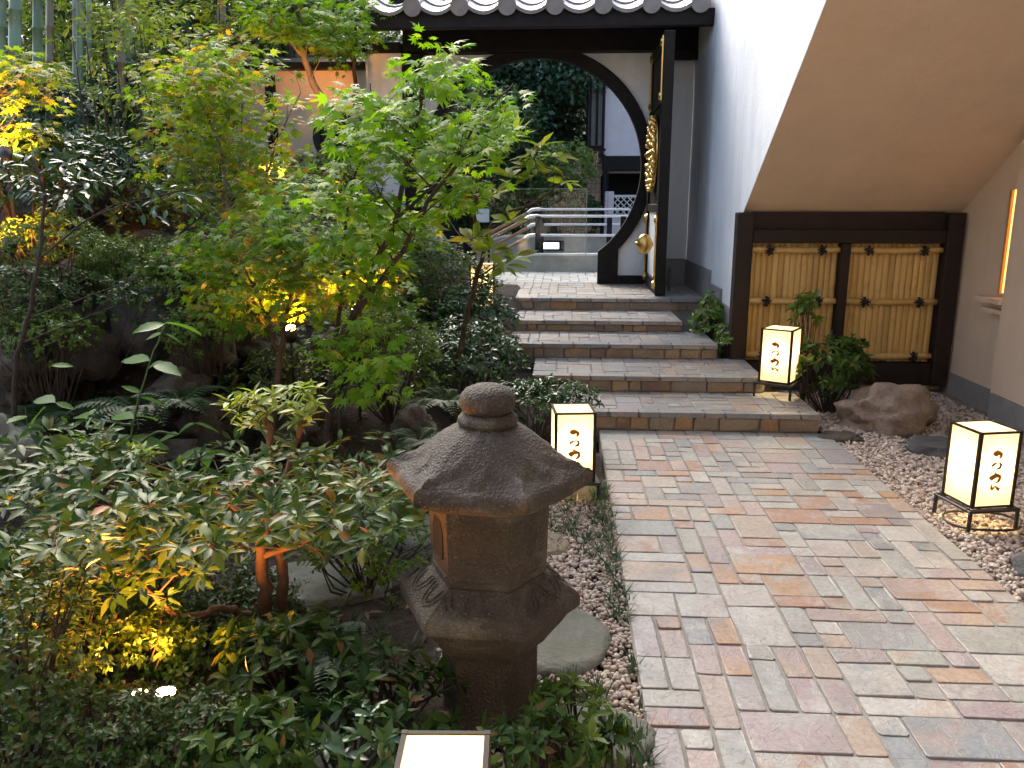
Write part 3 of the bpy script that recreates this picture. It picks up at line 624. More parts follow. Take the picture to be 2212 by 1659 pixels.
def handrail(Y, xp, label, hs):
    r = empty('handrail', (0, Y, .6), label=label, cat='handrail', group='ramp handrails')
    def a(nm, mb, mat, sm=True): o = mb.build(nm, mat, r, sm); o.location = (0, -Y, -.6); smooth_by_angle(o)
    for h in hs:
        e = 1.0
        pts = [(-.42, Y, h), (e, Y, h)] + [(e + .12 * math.sin(t), Y, h - .12 + .12 * math.cos(t)) for t in np.linspace(.3, 2.6, 7)]
        a('rail', MB().tube(pts, .019, 10), M['chrome']); a('sloping_rail', MB().tube([(-1.95, Y, h - .78), (-.52, Y, h - .04)], .026, 10), M['rail'])
        a('bracket', MB().tube([(-.55, Y, h - .05), (-.49, Y, h - .01), (-.42, Y, h), (-.36, Y, h)], .028, 10), M['chrome'])
    for x in xp: a('post', MB().box((x - .04, Y - .04, .58), (x + .04, Y + .04, 1.33), .006), M['greymetal'], False)
handrail(11.9, (-.36, .86), 'nearer ramp handrail with steel top rail and brown sloping rails', (1.33, 1.06))
handrail(12.9, (-.34, .72), 'farther ramp handrail behind the first with a curled rail end', (1.42, 1.19))
g1 = empty('glass_screen', (-.3, 10.9, FL), label='clear frameless glass panel standing inside the round opening', cat='glass panel')
o = MB().box((-1.05, 10.9, FL + .002), (.30, 10.912, 1.69)).build('pane', M['glass'], g1); o.location = (.3, -10.9, -FL)
ge = surf('glass_edge', (.22, .30, .28), (.3, .38, .35), 5, .2, 0)
o = MB().box((.301, 10.9, FL + .002), (.309, 10.912, 1.69)).box((-1.05, 10.9, 1.691), (.309, 10.912, 1.698)).build('pane_edge', ge, g1); o.location = (.3, -10.9, -FL)
thing('notice_board', [('panel', MB().box((-1.16, 10.7, 1.27), (-.96, 10.72, 1.44), .003), surf('pale_blue_panel', (.42, .55, .68), (.48, .6, .72), 6, .4, 0)), ('post', MB().box((-.985, 10.722, FL), (-.955, 10.75, 1.40)), M['greymetal'])], 'small pale blue board on a thin post seen through the left of the round opening', 'sign', (-1.0, 10.72, FL))
nb = empty('neighbour_house', (2, 16.5, .3), label='pale pink rendered house with dark timber window bay beyond the gate', cat='house')
def np_(name, mb, mat): o = mb.build(name, mat, nb); o.location = -Vector((2, 16.5, .3)); return o
np_('wall', MB().box((.78, 16.5, 2.42), (6, 20, 7)), M['pink']); np_('beam', MB().box((.76, 16.46, 2.14), (6, 16.8, 2.418)), M['wood'])
np_('undercroft', MB().box((.8, 18.0, .2), (6, 18.2, 2.139)), M['greymetal']); np_('column', MB().box((.78, 16.5, .2), (.86, 16.6, 2.139)), M['greymetal'])
wb = np_('window_bay', MB().box((.46, 16.35, 2.6), (.779, 18, 5.2)), surf('bay_timber', (.10, .09, .085), (.14, .13, .12), 8, .6, .2)); 
for x in (.47, .60, .72): o = MB().box((x, 16.31, 2.55), (x + .045, 16.349, 5.2)).build('mullion', M['wood'], wb)
o = MB().box((.44, 16.28, 2.5), (.80, 16.345, 2.549)).build('sill', M['wood'], wb)
lf = empty('lattice_fence', (1.6, 15, .5), label='pinkish wooden fence with white diagonal lattice top beside the ramp', cat='fence')
def lp(name, mb, mat): o = mb.build(name, mat, lf); o.location = -Vector((1.6, 15, .5)); return o
lp('post', MB().box((.74, 14.93, .4), (.90, 15.07, 1.72), .01), M['pink'])
lat = M['concwhite']
for k in range(6): lp('board', MB().box((.905 + k * .15, 14.99, .4), (1.05 + k * .15, 15.01, 1.28)), M['pink'])
lp('rail', MB().box((.905, 14.96, 1.62), (1.9, 15.02, 1.66)).box((.905, 14.96, 1.285), (1.9, 15.02, 1.32)), lat)
for k in range(-3, 9):
    for s_ in (1, -1):
        x = .93 + k * .11; a, c = (x, x + .30) if s_ > 0 else (x + .30, x); za, zc = 1.32, 1.62
        lo, hi = min(a, c), max(a, c)
        if lo < .905:
            t_ = (.905 - lo) / (hi - lo)
            if t_ >= 1: continue
            if s_ > 0: a, za = .905, 1.32 + .3 * t_
            else: c, zc = .905, 1.62 - .3 * t_
        lp('slat', MB().tube([(a, 14.97 + .012 * s_, za), (c, 14.97 + .012 * s_, zc)], .010, 4), lat)
mf = empty('mesh_fence', (-1, 14.6, .4), label='thin grey wire mesh fence in front of the dark trees', cat='fence')
mb = MB()
for x in np.arange(-3.2, .78, .075): mb.tube([(x, 14.6, .9), (x, 14.6, 2.3)], .0035, 3, False)
for z in np.arange(.95, 2.31, .15): mb.tube([(-3.2, 14.605, z), (.76, 14.605, z)], .0035, 3, False)
o = mb.build('wire_mesh', M['greymetal'], mf); o.location = (1, -14.6, -.4)
for x in (-3.2, -1.9, -.6, .7): o = MB().tube([(x, 14.62, .4), (x, 14.62, 2.34)], .02, 6).build('fence_post', M['greymetal'], mf); o.location = (1, -14.6, -.4)

# ---------------------------------------------------------------- stone lantern
TX, TY = -.205, 2.2
tl = empty('stone_lantern', (TX, TY, 0), R(-5), label='weathered hexagonal stone garden lantern with ball finial beside the path', cat='stone lantern')
def hexf(a): a = (a) % (math.pi / 3) - math.pi / 6; return math.cos(math.pi / 6) / math.cos(a)   # 1 at corner
def hexed(mixes, up=None):
    def rf(i, a, r, z):
        a2 = a; h = hexf(a2); m = mixes[i]; rr = r * (1 - m + m * h); zz = z
        cn = max(0, (h - .95) / .05)
        if up: zz += up[i] * cn ** 2; rr += up[i] * .5 * cn ** 2
        return rr, zz
    return rf
N = 144
prof = [(.142, -.1), (.144, .0), (.146, .215)]; o = MB().lathe(prof, N, rf=hexed([1] * 3)).build('shaft', M['toro'], tl); smooth_by_angle(o, 30)
prof = [(.150, .205), (.165, .208), (.176, .224), (.214, .272), (.236, .304), (.238, .318), (.262, .324), (.270, .332), (.270, .360), (.264, .370), (.175, .428), (.172, .430)]
o = MB().lathe(prof, N, rf=hexed([1] * 12)).build('platform', M['toro'], tl); smooth_by_angle(o, 30)
pet = MB()                                            # carved petal outlines on the platform's upper slope
for k in range(6):
    for s_ in (-1, 1):
        a0 = math.pi / 3 * k + math.pi / 6
        for q in (.55, 1.0):
            pts = []
            for t in np.linspace(0, 1, 9):
                u = s_ * (.5 + .42 * q * math.cos(math.pi * t) ) * .105; rad = .163 + (.055 * math.sin(math.pi * t)) * (.6 + .4 * q)
                zz = .428 - (rad - .1516) / (.2234 - .1516) * .054
                pts.append((rad * math.cos(a0) - u * math.sin(a0), rad * math.sin(a0) + u * math.cos(a0), zz + .003))
            pet.tube(pts, .002, 4)
pet.build('petal_carving', M['toro'], tl, kind='stuff')
prof = [(.160, .424), (.170, .432), (.176, .60), (.178, .66)]
box = MB().lathe(prof, N, rf=hexed([1] * 4)).build('light_chamber', M['toro'], tl); smooth_by_angle(box, 30)
ap = math.cos(math.pi / 6)
def on_face(k, u, z, out): a = math.pi / 3 * k + math.pi / 6; r = .1735 * ap + out; return (r * math.cos(a) - u * math.sin(a), r * math.sin(a) + u * math.cos(a), z)
mb = MB()
for k in (3, 4, 5):
    for (u0, z0, u1, z1) in ((-.065, .455, .065, .455), (-.065, .51, .065, .51)): mb.tube([on_face(k, u0, z0, -.002), on_face(k, u1, z1, -.002)], .004, 4)
    for j in range(9): u = -.06 + j * .015; mb.tube([on_face(k, u, .60, .0), on_face(k, u, .648, .0)], .0032, 4)
obj('carved_lines', mb.mesh('carved_lines', M['toro']), box, kind='stuff')
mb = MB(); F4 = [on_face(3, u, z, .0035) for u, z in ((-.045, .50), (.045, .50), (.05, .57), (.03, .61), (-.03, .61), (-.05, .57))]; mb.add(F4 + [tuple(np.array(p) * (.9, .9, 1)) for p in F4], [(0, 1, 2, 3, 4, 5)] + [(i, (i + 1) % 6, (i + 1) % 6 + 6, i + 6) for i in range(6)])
obj('chamber_window', mb.mesh('chamber_window', surf('soot', (.004, .003, .003), (.008, .006, .005), 9, .9, 0)), box)  # flat near-black face drawn as the chamber opening
prof = [(.155, .655), (.215, .668), (.262, .688), (.274, .698), (.277, .715), (.274, .735), (.266, .745), (.255, .753), (.245, .760), (.235, .767), (.225, .775), (.21, .788), (.195, .803), (.18, .818), (.165, .832), (.145, .850), (.12, .868), (.098, .880), (.07, .888), (.06, .89)]
def roof_rf(i, a, r, z):
    m = min(1, max(0, (r - .06) / .16)) ** .6 if i > 2 else 1; u = [0, .006, .012][i] if i < 3 else .015 * min(1, max(0, (r - .17) / .10)) ** 2
    h = hexf(a); cn = max(0, (h - .90) / .10); j = 1 + .012 * noise.noise((math.cos(a) * 3, math.sin(a) * 3, z * 14))
    a6 = ((a + math.pi / 6) % (math.pi / 3)) / (math.pi / 3) - .5; rr0 = .212 + .020 * math.cos(a6 * 12.6) + .008 * math.cos(a6 * 31); sc = (.010 * math.exp(-((r - rr0) / .010) ** 2) - .005 * math.exp(-((r - rr0 - .02) / .012) ** 2)) * (i > 6)
    return r * (1 - m + m * (.25 + .75 * h)) * j + u * 1.5 * cn ** 2, z + sc + u * cn ** 2 + .004 * noise.noise((math.cos(a) * 4, math.sin(a) * 4, z * 9))
o = MB().lathe(prof, N, rf=roof_rf).build('roof', M['toro'], tl, True); smooth_by_angle(o, 50)
prof = [(.060, .880), (.076, .884), (.083, .896), (.079, .912), (.068, .924), (.05, .926)]
MB().lathe(prof, 48, rf=lambda i, a, r, z: (r * (1 + .05 * abs(math.sin(a * 5)) * (1 < i + 1 < 5)), z)).build('finial_base', M['toro'], tl, True)
prof = [(.05, .922), (.068, .927), (.077, .940), (.080, .958), (.074, .980), (.062, .996), (.040, 1.006), (.015, 1.010), (.002, 1.011)]
MB().lathe(prof, 40).build('finial', M['toro'], tl, True)

for ch in tl.children_recursive:
    for v_ in ch.data.vertices:
        z_ = v_.co.z
        v_.co.z = z_ + .026 * (1 - max(0, min(1, (z_ - .68) / .32))) * max(0, min(1, z_ / .2))
# ---------------------------------------------------------------- paper lanterns
def stroke(mb, pts, wd, y):
    pts = np.array(pts, float); n = len(pts)
    t_ = np.linspace(0, n - 1, n * 4); P = np.stack([np.interp(t_, range(n), pts[:, k]) for k in (0, 1)], 1); Wd = np.interp(t_, range(n), wd)
    for _ in range(2): P[1:-1] = (P[:-2] + 2 * P[1:-1] + P[2:]) / 4
    T = np.gradient(P, axis=0); T /= np.linalg.norm(T, axis=1)[:, None] + 1e-9; Nn = np.stack([-T[:, 1], T[:, 0]], 1)
    v = [(p[0], y, p[1]) for k in range(len(P)) for p in (P[k] - Nn[k] * Wd[k] / 2, P[k] + Nn[k] * Wd[k] / 2)]
    mb.add(v, [(2 * k, 2 * k + 1, 2 * k + 3, 2 * k + 2) for k in range(len(P) - 1)])
STROKES = [([(738, 530), (745, 565)], [14, 22]), ([(684, 602), (700, 585), (745, 575), (785, 572), (798, 600), (785, 628), (765, 648)], [24, 46, 40, 26, 26, 24, 14]),
    ([(714, 648), (708, 690)], [6, 6]), ([(712, 668), (735, 660)], [5, 5]), ([(650, 758), (680, 728), (735, 708), (780, 712), (788, 745), (765, 782), (712, 796)], [22, 20, 9, 14, 22, 24, 12]), ([(708, 742), (712, 756)], [9, 9]),
    ([(690, 835), (716, 880)], [12, 26]), ([(622, 938), (660, 905), (720, 885), (768, 895), (766, 935), (740, 970), (700, 992)], [44, 40, 34, 26, 26, 24, 12]),
    ([(645, 1008), (634, 1048), (648, 1076), (675, 1052), (702, 1024), (712, 1056), (735, 1075), (760, 1082)], [12, 18, 26, 14, 9, 18, 26, 32])]
LW, LH, SZ0 = .108, .37, .105      # half width, body height, stand height
def lantern():
    r = empty('paper_lantern', (0, 0, 0))
    b_ = .015; fr = MB()
    for sx in (-1, 1):
        for sy in (-1, 1):
            fr.box((sx * LW, sy * LW, SZ0), (sx * (LW - b_), sy * (LW - b_), SZ0 + LH))
    for z in (SZ0 + .001, SZ0 + LH - .010):
        for s_ in (-1, 1):
            fr.box((-LW + b_ + .0005, s_ * (LW - .001), z), (LW - b_ - .0005, s_ * (LW - b_ + .001), z + .009)); fr.box((s_ * (LW - .001), -LW + b_ + .0005, z), (s_ * (LW - b_ + .001), LW - b_ - .0005, z + .009))
    fr.build('frame', M['brownwood'], r)
    i_ = LW - .006; z0, z1 = SZ0 + .004, SZ0 + LH - .004
    pan = []
    for k in range(4):
        v = [(-i_, -i_, z0), (i_, -i_, z0), (i_, -i_, z1), (-i_, -i_, z1)]
        c, s_ = [(1, 0), (0, 1), (-1, 0), (0, -1)][k]; v = [(x * c - y * s_, x * s_ + y * c, z) for x, y, z in v]
        pan.append(MB().add(v, [(0, 1, 2, 3)]).build('paper_panel', M['paper'], r))
    MB().add([(-i_, -i_, z1), (i_, -i_, z1), (i_, i_, z1), (-i_, i_, z1)], [(0, 1, 2, 3)]).build('paper_panel', M['paper'], r)
    mb = MB(); pw_ = 2 * i_ - .012
    for pts, wd in STROKES:
        Q = []
        for x, y in pts:
            v = (y - 310) / 1000; u = (x - (520 - 145 * v)) / (560 - 20 * v); Q.append((-i_ + .006 + u * pw_, z1 - .005 - v * (z1 - z0 - .010)))
        stroke(mb, Q, [q / 550 * pw_ * 1.8 for q in wd], -i_ - .0015)
    mb.build('lettering', M['ink'], pan[0])
    s = .132; st = MB()
    for q in (-1, 1): st.box((-s, q * s, SZ0 - .016), (s, q * (s - .028), SZ0 - .002), .003); st.box((q * s, -s + .0285, SZ0 - .016), (q * (s - .028), s - .0285, SZ0 - .002), .003)
    st.build('stand', M['black'], r)
    for sx in (-1, 1):
        for sy in (-1, 1): MB().box((sx * (s - .002), sy * (s - .002), 0), (sx * (s - .017), sy * (s - .017), SZ0 - .0165), .002).build('leg', M['black'], r)
    MB().tube([(0, 0, SZ0 + .02), (0, 0, SZ0 + .12)], .012, 8).build('lamp_holder', M['black'], r)
    l = bpy.data.objects.new('lamp', bpy.data.lights.new('lamp', 'POINT')); COL.objects.link(l); l.parent = r; l.location = (0, 0, SZ0 + .19)
    l.data.energy = 3.6; l.data.color = (1, .75, .42); l.data.shadow_soft_size = .025
    return r
def copy_tree(o, parent=None):
    c = o.copy(); COL.objects.link(c)
    if parent: c.parent = parent
    for ch in list(o.children): copy_tree(ch, c)
    return c
L0 = lantern()
for i, (x, y, z, rz, lab, s) in enumerate([(2.01, 3.83, 0, 12, 'lit paper lantern on the gravel at the right edge of the path', 1), (1.595, 5.93, .124, -32, 'lit paper lantern standing on the lowest stone step', 1.06),
      (.065, 4.14, -.02, 7, 'lit paper lantern on the path edge half hidden by the stone lantern', 1), (-.70, 7.1, .52, 4, 'lit paper lantern among shrubs by the gate landing, crossed by a stem', 1), (-.21, 1.30, .0, 3, 'lit paper lantern nearest the camera, only its top in view', .80)]):
    o = L0 if i == 0 else copy_tree(L0)
    o.location = (x, y, z); o.rotation_euler.z = R(rz); o.scale = (s, s, 1.05 if s < 1 else s); tag(o, lab, 'lantern', 'paper lanterns lighting the path')
o = MB().tube([(2.03 + .17 * math.cos(a), 3.80 + .13 * math.sin(a), .012 + .004 * math.sin(3 * a)) for a in np.linspace(0, 2 * math.pi * .93, 36)], .006, 6).build('power_cable', M['black'], None, True); tag(o, 'black cable coiled on the gravel under the right-hand lantern', 'cable')

# ---------------------------------------------------------------- rocks
def rock(name, c, size, mat, label, seed, flat=1., amp=.28, rz=0, cat='rock', group='garden rocks'):
    v, f = ico(4); s = np.array(size); out = np.empty_like(v)
    for i, p in enumerate(v):
        q = Vector(p); n = noise.fractal(q * 1.15 + Vector((seed * 7.3, seed, 0)), .75, 2.1, 7)
        r_ = 1 + amp * n; w_ = Vector(p) * r_
        cell = noise.voronoi(q * 1.3 + Vector((seed, 0, seed)))[0][0]; r_ += .18 * amp * (cell - .4)
        o_ = np.array(p) * r_; o_[2] = min(o_[2], flat * .72 + .04 * n) if flat < 1 else o_[2]; out[i] = o_
    a = R(rz); out = out * s; out = np.stack([out[:, 0] * math.cos(a) - out[:, 1] * math.sin(a), out[:, 0] * math.sin(a) + out[:, 1] * math.cos(a), out[:, 2]], 1)
    o = obj(name, mesh_np(name, out, f, True, mat), None, c); tag(o, label, cat, group); return o
for (x, y, Y), sz, mt, lab, k in [((312, 690, 4.9), (.20, .18, .25), 'slate', 'tall blue-grey boulder standing behind the large-leaved herb', 1), ((180, 745, 4.7), (.27, .2, .22), 'rock', 'broad brown boulder at left behind the ferns', 2), ((322, 530, 6.0), (.22, .2, .11), 'rock', 'flat-topped rock slab high on the slope', 3),
    ((280, 450, 6.6), (.34, .25, .2), 'rock', 'dark rock under the slope shrubs below the bamboo', 4), ((70, 480, 6.0), (.24, .2, .14), 'rock', 'grey rock at the left edge beside a garden spotlight', 5), ((450, 925, 4.3), (.15, .14, .15), 'rock', 'square grey rock right of the ferns', 6), ((290, 985, 3.9), (.30, .22, .12), 'rock', 'low dark rock in the hollow below the ferns', 7), ((0, 990, 3.6), (.16, .18, .17), 'step', 'pale rounded rock at the far left edge', 8),
    ((720, 780, 5.1), (.2, .18, .17), 'slate', 'dark rock between the maple stems', 9), ((540, 620, 5.9), (.22, .2, .16), 'rock', 'brown rock on the slope left of the maple', 10), ((890, 930, 4.2), (.12, .12, .12), 'rock', 'small dark rock behind the stone lantern roof', 11), ((130, 620, 5.2), (.32, .22, .18), 'rock', 'dark ledge rock above the broad brown boulder', 16), ((640, 930, 4.6), (.3, .2, .15), 'rock', 'low rock in shade behind the sprouting shrub', 17),
    ((60, 800, 4.5), (.26, .2, .18), 'rock', 'brown rock left of the broad brown boulder', 31), ((430, 770, 5.0), (.22, .2, .16), 'rock', 'dark rock right of the tall blue-grey boulder', 32), ((380, 850, 4.5), (.16, .15, .12), 'rock', 'small rock under the drooping fern', 33), ((560, 760, 5.3), (.24, .2, .18), 'rock', 'brown rock between the straight stem and the slender maple', 34), ((410, 560, 5.9), (.2, .18, .14), 'rock', 'rock right of the flat-topped slab', 35), ((250, 600, 5.5), (.26, .2, .16), 'rock', 'dark rock above the tall blue-grey boulder', 36), ((1060, 760, 5.9), (.14, .14, .13), 'rock', 'dark edging rock at the left end of the steps', 37)]:
    rock('boulder', at(x, y, Y), sz, M[mt], lab, k, amp=.5, rz=k * 50)
rock('boulder', (2.29, 5.62, .07), (.34, .24, .20), M['tan'], 'tan split-faced boulder lit by the lantern at right', 12, amp=.38, rz=20)
rock('boulder', (2.42, 5.06, -.02), (.24, .18, .085), M['slate'], 'low grey stone in the gravel in front of the tan boulder', 13, .9)
rock('boulder', (2.16, 3.27, -.03), (.23, .2, .11), M['slate'], 'blue-grey stone in the gravel at the right edge', 14, .9)
rock('boulder', (2.1, 2.9, -.04), (.2, .16, .08), M['slate'], 'small dark stone at the lower right corner of the gravel', 15, .9)
rock('boulder', (1.85, 5.28, -.02), (.15, .10, .055), M['rock'], 'small brown stone against the lowest step', 18, .9)
for c, s_, lab, k in (((-.03, 2.60, -.012), (.215, .225, .075), 'round grey-green stepping stone in the pebbles beside the stone lantern', 21), ((.09, 2.08, -.02), (.2, .14, .075), 'pale stepping stone under the leafy plant at the bottom', 22), ((-.95, 2.95, .0), (.30, .2, .09), 'mossy stepping stone behind the shrub trunk', 23), ((-.62, 1.85, .02), (.26, .2, .10), 'grey stone left of the stone lantern foot', 24), ((-.75, 3.55, .01), (.36, .22, .09), 'pale flat stone behind the twiggy azalea', 25), ((-.08, 3.42, -.03), (.14, .12, .09), 'small tan stone behind the stone lantern roof edge', 26)):
    rock('stepping_stone', c, s_, M['tan'] if k == 26 else M['step'], lab, k, .62, .12, cat='stepping stone', group='stepping stones')

# ---------------------------------------------------------------- foliage
def T_maple():
    pts = []; L = [(0, .98), (40, .86), (78, .66), (118, .40)]
    lob = [(-a, l) for a, l in L[:0:-1]] + L
    out = [(0, 0, 0)]
    allp = []
    for i, (a, l) in enumerate(lob):
        c = (0, .16); d_ = (math.sin(R(a)), math.cos(R(a)))
        if i: 
            am = (a + lob[i - 1][0]) / 2; s_ = .30 if abs(am) < 60 else .24; allp.append((math.sin(R(am)) * s_, c[1] + math.cos(R(am)) * s_, .0))
        wq = .52; pw_ = (-d_[1], d_[0]) 
        allp.append((d_[0] * l * .80, c[1] + d_[1] * l * .80, -.10 * l))
    v = [(0, .16, .02), (0, 0, 0)] + allp; k = len(allp)
    f = [(0, i + 2, i + 3) for i in range(k - 1)] + [(0, 1, 2), (0, k + 1, 1)]
    return np.array(v), np.array(f)
def T_leaf(w=.2, fold=.06, droop=.12):
    v = [(0, 0, 0), (-w * .75, .28, fold), (w * .75, .28, fold), (0, .30, 0), (-w, .58, fold * .9 - droop * .3), (w, .58, fold * .9 - droop * .3), (0, .60, -droop * .35), (0, 1, -droop)]
    f = [(0, 3, 1), (0, 2, 3), (1, 3, 6), (1, 6, 4), (3, 2, 5), (3, 5, 6), (4, 6, 7), (6, 5, 7)]
    return np.array(v), np.array(f)
def T_small(w=.25): return np.array([(0, 0, 0), (-w, .5, .07), (w, .5, .07), (0, 1, -.04)]), np.array([(0, 3, 1), (0, 2, 3)])
def T_herb():
    n = 9; v = [(0, 0, 0)]; f = []
    ys = np.linspace(.06, 1, n)
    for k, y in enumerate(ys):
        ww = .19 * math.sin(math.pi * min(1, y ** .85)) * (1 + .10 * (k % 2)) + .002; z = -.22 * y * y
        v += [(-ww, y + .02 * (k % 2), z + .035), (0, y, z), (ww, y + .02 * (k % 2), z + .035)]
    f = [(0, 2, 1), (0, 3, 2)]
    for k in range(n - 1):
        a = 1 + 3 * k; f += [(a, a + 1, a + 4), (a, a + 4, a + 3), (a + 1, a + 2, a + 5), (a + 1, a + 5, a + 4)]
    return np.array(v), np.array(f)
TM, TL, TS, TLR, TB, TH = T_maple(), T_leaf(.18), T_small(.25), T_leaf(.17, .05, .2), T_small(.09), T_herb()
def unit(a): return a / (np.linalg.norm(a, axis=-1, keepdims=True) + 1e-9)
def frames(D, Nn):
    y = unit(D); x = unit(np.cross(y, Nn)); z = np.cross(x, y); return np.stack([x, y, z], -1)
def cloud(name, tpl, P, D, Nn, s, mat, parent, **k):
    v, f = tpl; n = len(P); Fm = frames(D, Nn)
    vs = np.einsum('nij,kj->nki', Fm, v) * np.asarray(s).reshape(-1, 1, 1) + P[:, None, :]
    fs = (f[None] + (np.arange(n) * len(v))[:, None, None]).reshape(-1, f.shape[1])
    me = mesh_np(name, vs.reshape(-1, 3), fs, True, mat); a = me.attributes.new('rnd', 'FLOAT', 'POINT'); a.data.foreach_set('value', np.repeat(rng.random(n), len(v)).astype(np.float32))
    return obj(name, me, parent, **k)
LEAFMESH = {}
def leaves(tpl, P, D, Nn, s, mat, parent, base, keep=300, name='leaf'):
    """nearest leaves as parts of their own, the rest joined"""
    P = P - base; n = len(P); s = np.broadcast_to(np.asarray(s, float), (n,)).copy()
    show = s / np.linalg.norm(P + base - np.array((0, 0, EYE)), axis=1); order = np.argsort(-show)
    big, rest = order[:keep], order[keep:]
    key = (id(tpl), mat.name)
    if key not in LEAFMESH: LEAFMESH[key] = mesh_np(name, tpl[0], tpl[1], True, mat)
    me = LEAFMESH[key]; Fm = frames(D, Nn)
    for i in big:
        o = bpy.data.objects.new(name, me); COL.objects.link(o); o.parent = parent
        m = Matrix.Identity(4)
        A_ = Fm[i] * s[i]
        for r_ in range(3):
            for c_ in range(3): m[r_][c_] = A_[r_, c_]
            m[r_][3] = P[i][r_]
        o.matrix_basis = m
    if len(rest): cloud('foliage', tpl, P[rest], D[rest], Nn[rest], s[rest], mat, parent, kind='stuff')
def inpoly(x, y, poly):
    c = False; j = len(poly) - 1
    for i in range(len(poly)):
        xi_, yi_ = poly[i]; xj, yj = poly[j]
        if (yi_ > y) != (yj > y) and x < (xj - xi_) * (y - yi_) / (yj - yi_) + xi_: c = not c
        j = i
    return c
def region(poly, n, Y=None, z=None):
    xs = [p[0] for p in poly]; ys = [p[1] for p in poly]; out = []
    while len(out) < n:
        x, y = rng.uniform(min(xs), max(xs)), rng.uniform(min(ys), max(ys))
        if inpoly(x, y, poly):
            p = at(x, y, rng.uniform(*Y)) if Y else atz(x, y, rng.uniform(*z))
            out.append(p)
    return np.array(out)
def spray(C, n, rad, tilt=.35):
    """flat layered sprays of leaves round the centres C"""
    P = []; D = []; Nn = []
    for c in C:
        nn = unit(np.array((rng.normal(0, tilt), rng.normal(0, tilt) - .25, 1.))); ph = rng.uniform(0, 6.28)
        for k in range(n):
            a = rng.uniform(0, 6.28); r_ = rad * math.sqrt(rng.random()); d_ = np.array((math.cos(a), math.sin(a), 0)); d_ = d_ - nn * d_.dot(nn)
            P.append(c + d_ * r_ + nn * rng.normal(0, .018)); dd = unit(d_ + rng.normal(0, .35, 3) * (1, 1, .3) + (0, 0, -.28)); D.append(dd); Nn.append(unit(nn + rng.normal(0, .3, 3)))
    return np.array(P), np.array(D), np.array(Nn)
def whorls(C, up, n, spread=1., jit=.25, off=.0):
    P = []; D = []; Nn = []
    for c, u in zip(C, up):
        u = unit(u); x = unit(np.cross(u, (.3, .8, .5))); y = np.cross(u, x); ph = rng.uniform(0, 6.28); m = n + rng.integers(-1, 2)
        for k in range(m):
            a = ph + k * 2.4 + rng.normal(0, .15); el = rng.uniform(-.25, .75) * spread; h = math.cos(a) * x + math.sin(a) * y
            dd = unit(h * math.cos(el) + u * math.sin(el) + rng.normal(0, jit * .4, 3)); P.append(c + dd * off + u * rng.normal(0, .008)); D.append(dd); Nn.append(unit(u + rng.normal(0, jit, 3)))
    return np.array(P), np.array(D), np.array(Nn)
def branch_net(stems, C, rmax=.02, tip=.003, nearest=True):
    """stems: list of (points, r0, r1); twigs from each centre to the nearest lower stem point"""
    out = []; allp = []
    for pts, r0, r1 in stems:
        pts = np.array(pts); m = len(pts) * 4; t_ = np.linspace(0, len(pts) - 1, m); Q = np.stack([np.interp(t_, range(len(pts)), pts[:, k]) for k in range(3)], 1)
        for _ in range(2): Q[1:-1] = (Q[:-2] + 2 * Q[1:-1] + Q[2:]) / 4
        Q[1:-1] += rng.normal(0, r0 * .25, (m - 2, 3)); out.append((Q, np.linspace(r0, r1, m))); allp += [(q, r_) for q, r_ in zip(Q, np.linspace(r0, r1, m))]
    AP = np.array([q for q, _ in allp]); AR = np.array([r_ for _, r_ in allp]); tw = []
    for c in C:
        dd = np.linalg.norm(AP - c, axis=1) + np.maximum(0, AP[:, 2] - c[2] + .05) * 3; i = np.argmin(dd); a = AP[i]
        mid = (a + c) / 2 + np.array((0, 0, .12 * np.linalg.norm(c - a))) + rng.normal(0, .02, 3); r0 = min(AR[i] * .6, .007)
        q = np.array([a, a * .45 + mid * .6 - c * .05, mid, c]); tw.append((q, np.array([r0, r0 * .8, r0 * .6, tip * .6])))
        AP = np.vstack([AP, [mid]]); AR = np.append(AR, r0 * .8)
    return out, tw
def plant(name, base, label, cat, group=None): return empty(name, base, label=label, cat=cat, group=group)
def wood(root, base, stems, tw, mat, trunk='trunk', twig='twigs', n=7):
    for Q, r_ in stems: MB().tube(Q - base, r_, n).build(trunk, mat, root, True)
    if tw:
        mb = MB()
        for Q, r_ in tw: mb.tube(Q - base, r_, 4, False)
        mb.build(twig, mat, root, True, kind='stuff')
G = lambda x, y, Y: at(x, y, Y)
def onground(x, y, Y):
    p = at(x, y, Y); p[2] = ground(p[0], p[1]) - .03; return p

def maple(name, label, base, stems, poly, Yr, nspray, per, rad, size, mat, bark=M['bark'], keep=300, tilt=.35, group='maples in the garden', extra=None):
    root = plant(name, base, label, 'maple', group); C = region(poly, nspray, Yr)
    if extra is not None: C = np.vstack([C, extra])
    st, tw = branch_net(stems, C); wood(root, base, st, tw, bark)
    P, D, Nn = spray(C, per, rad, tilt); s = size * rng.uniform(.65, 1.15, len(P)); leaves(TM, P, D, Nn, s, mat, root, base, keep); return root
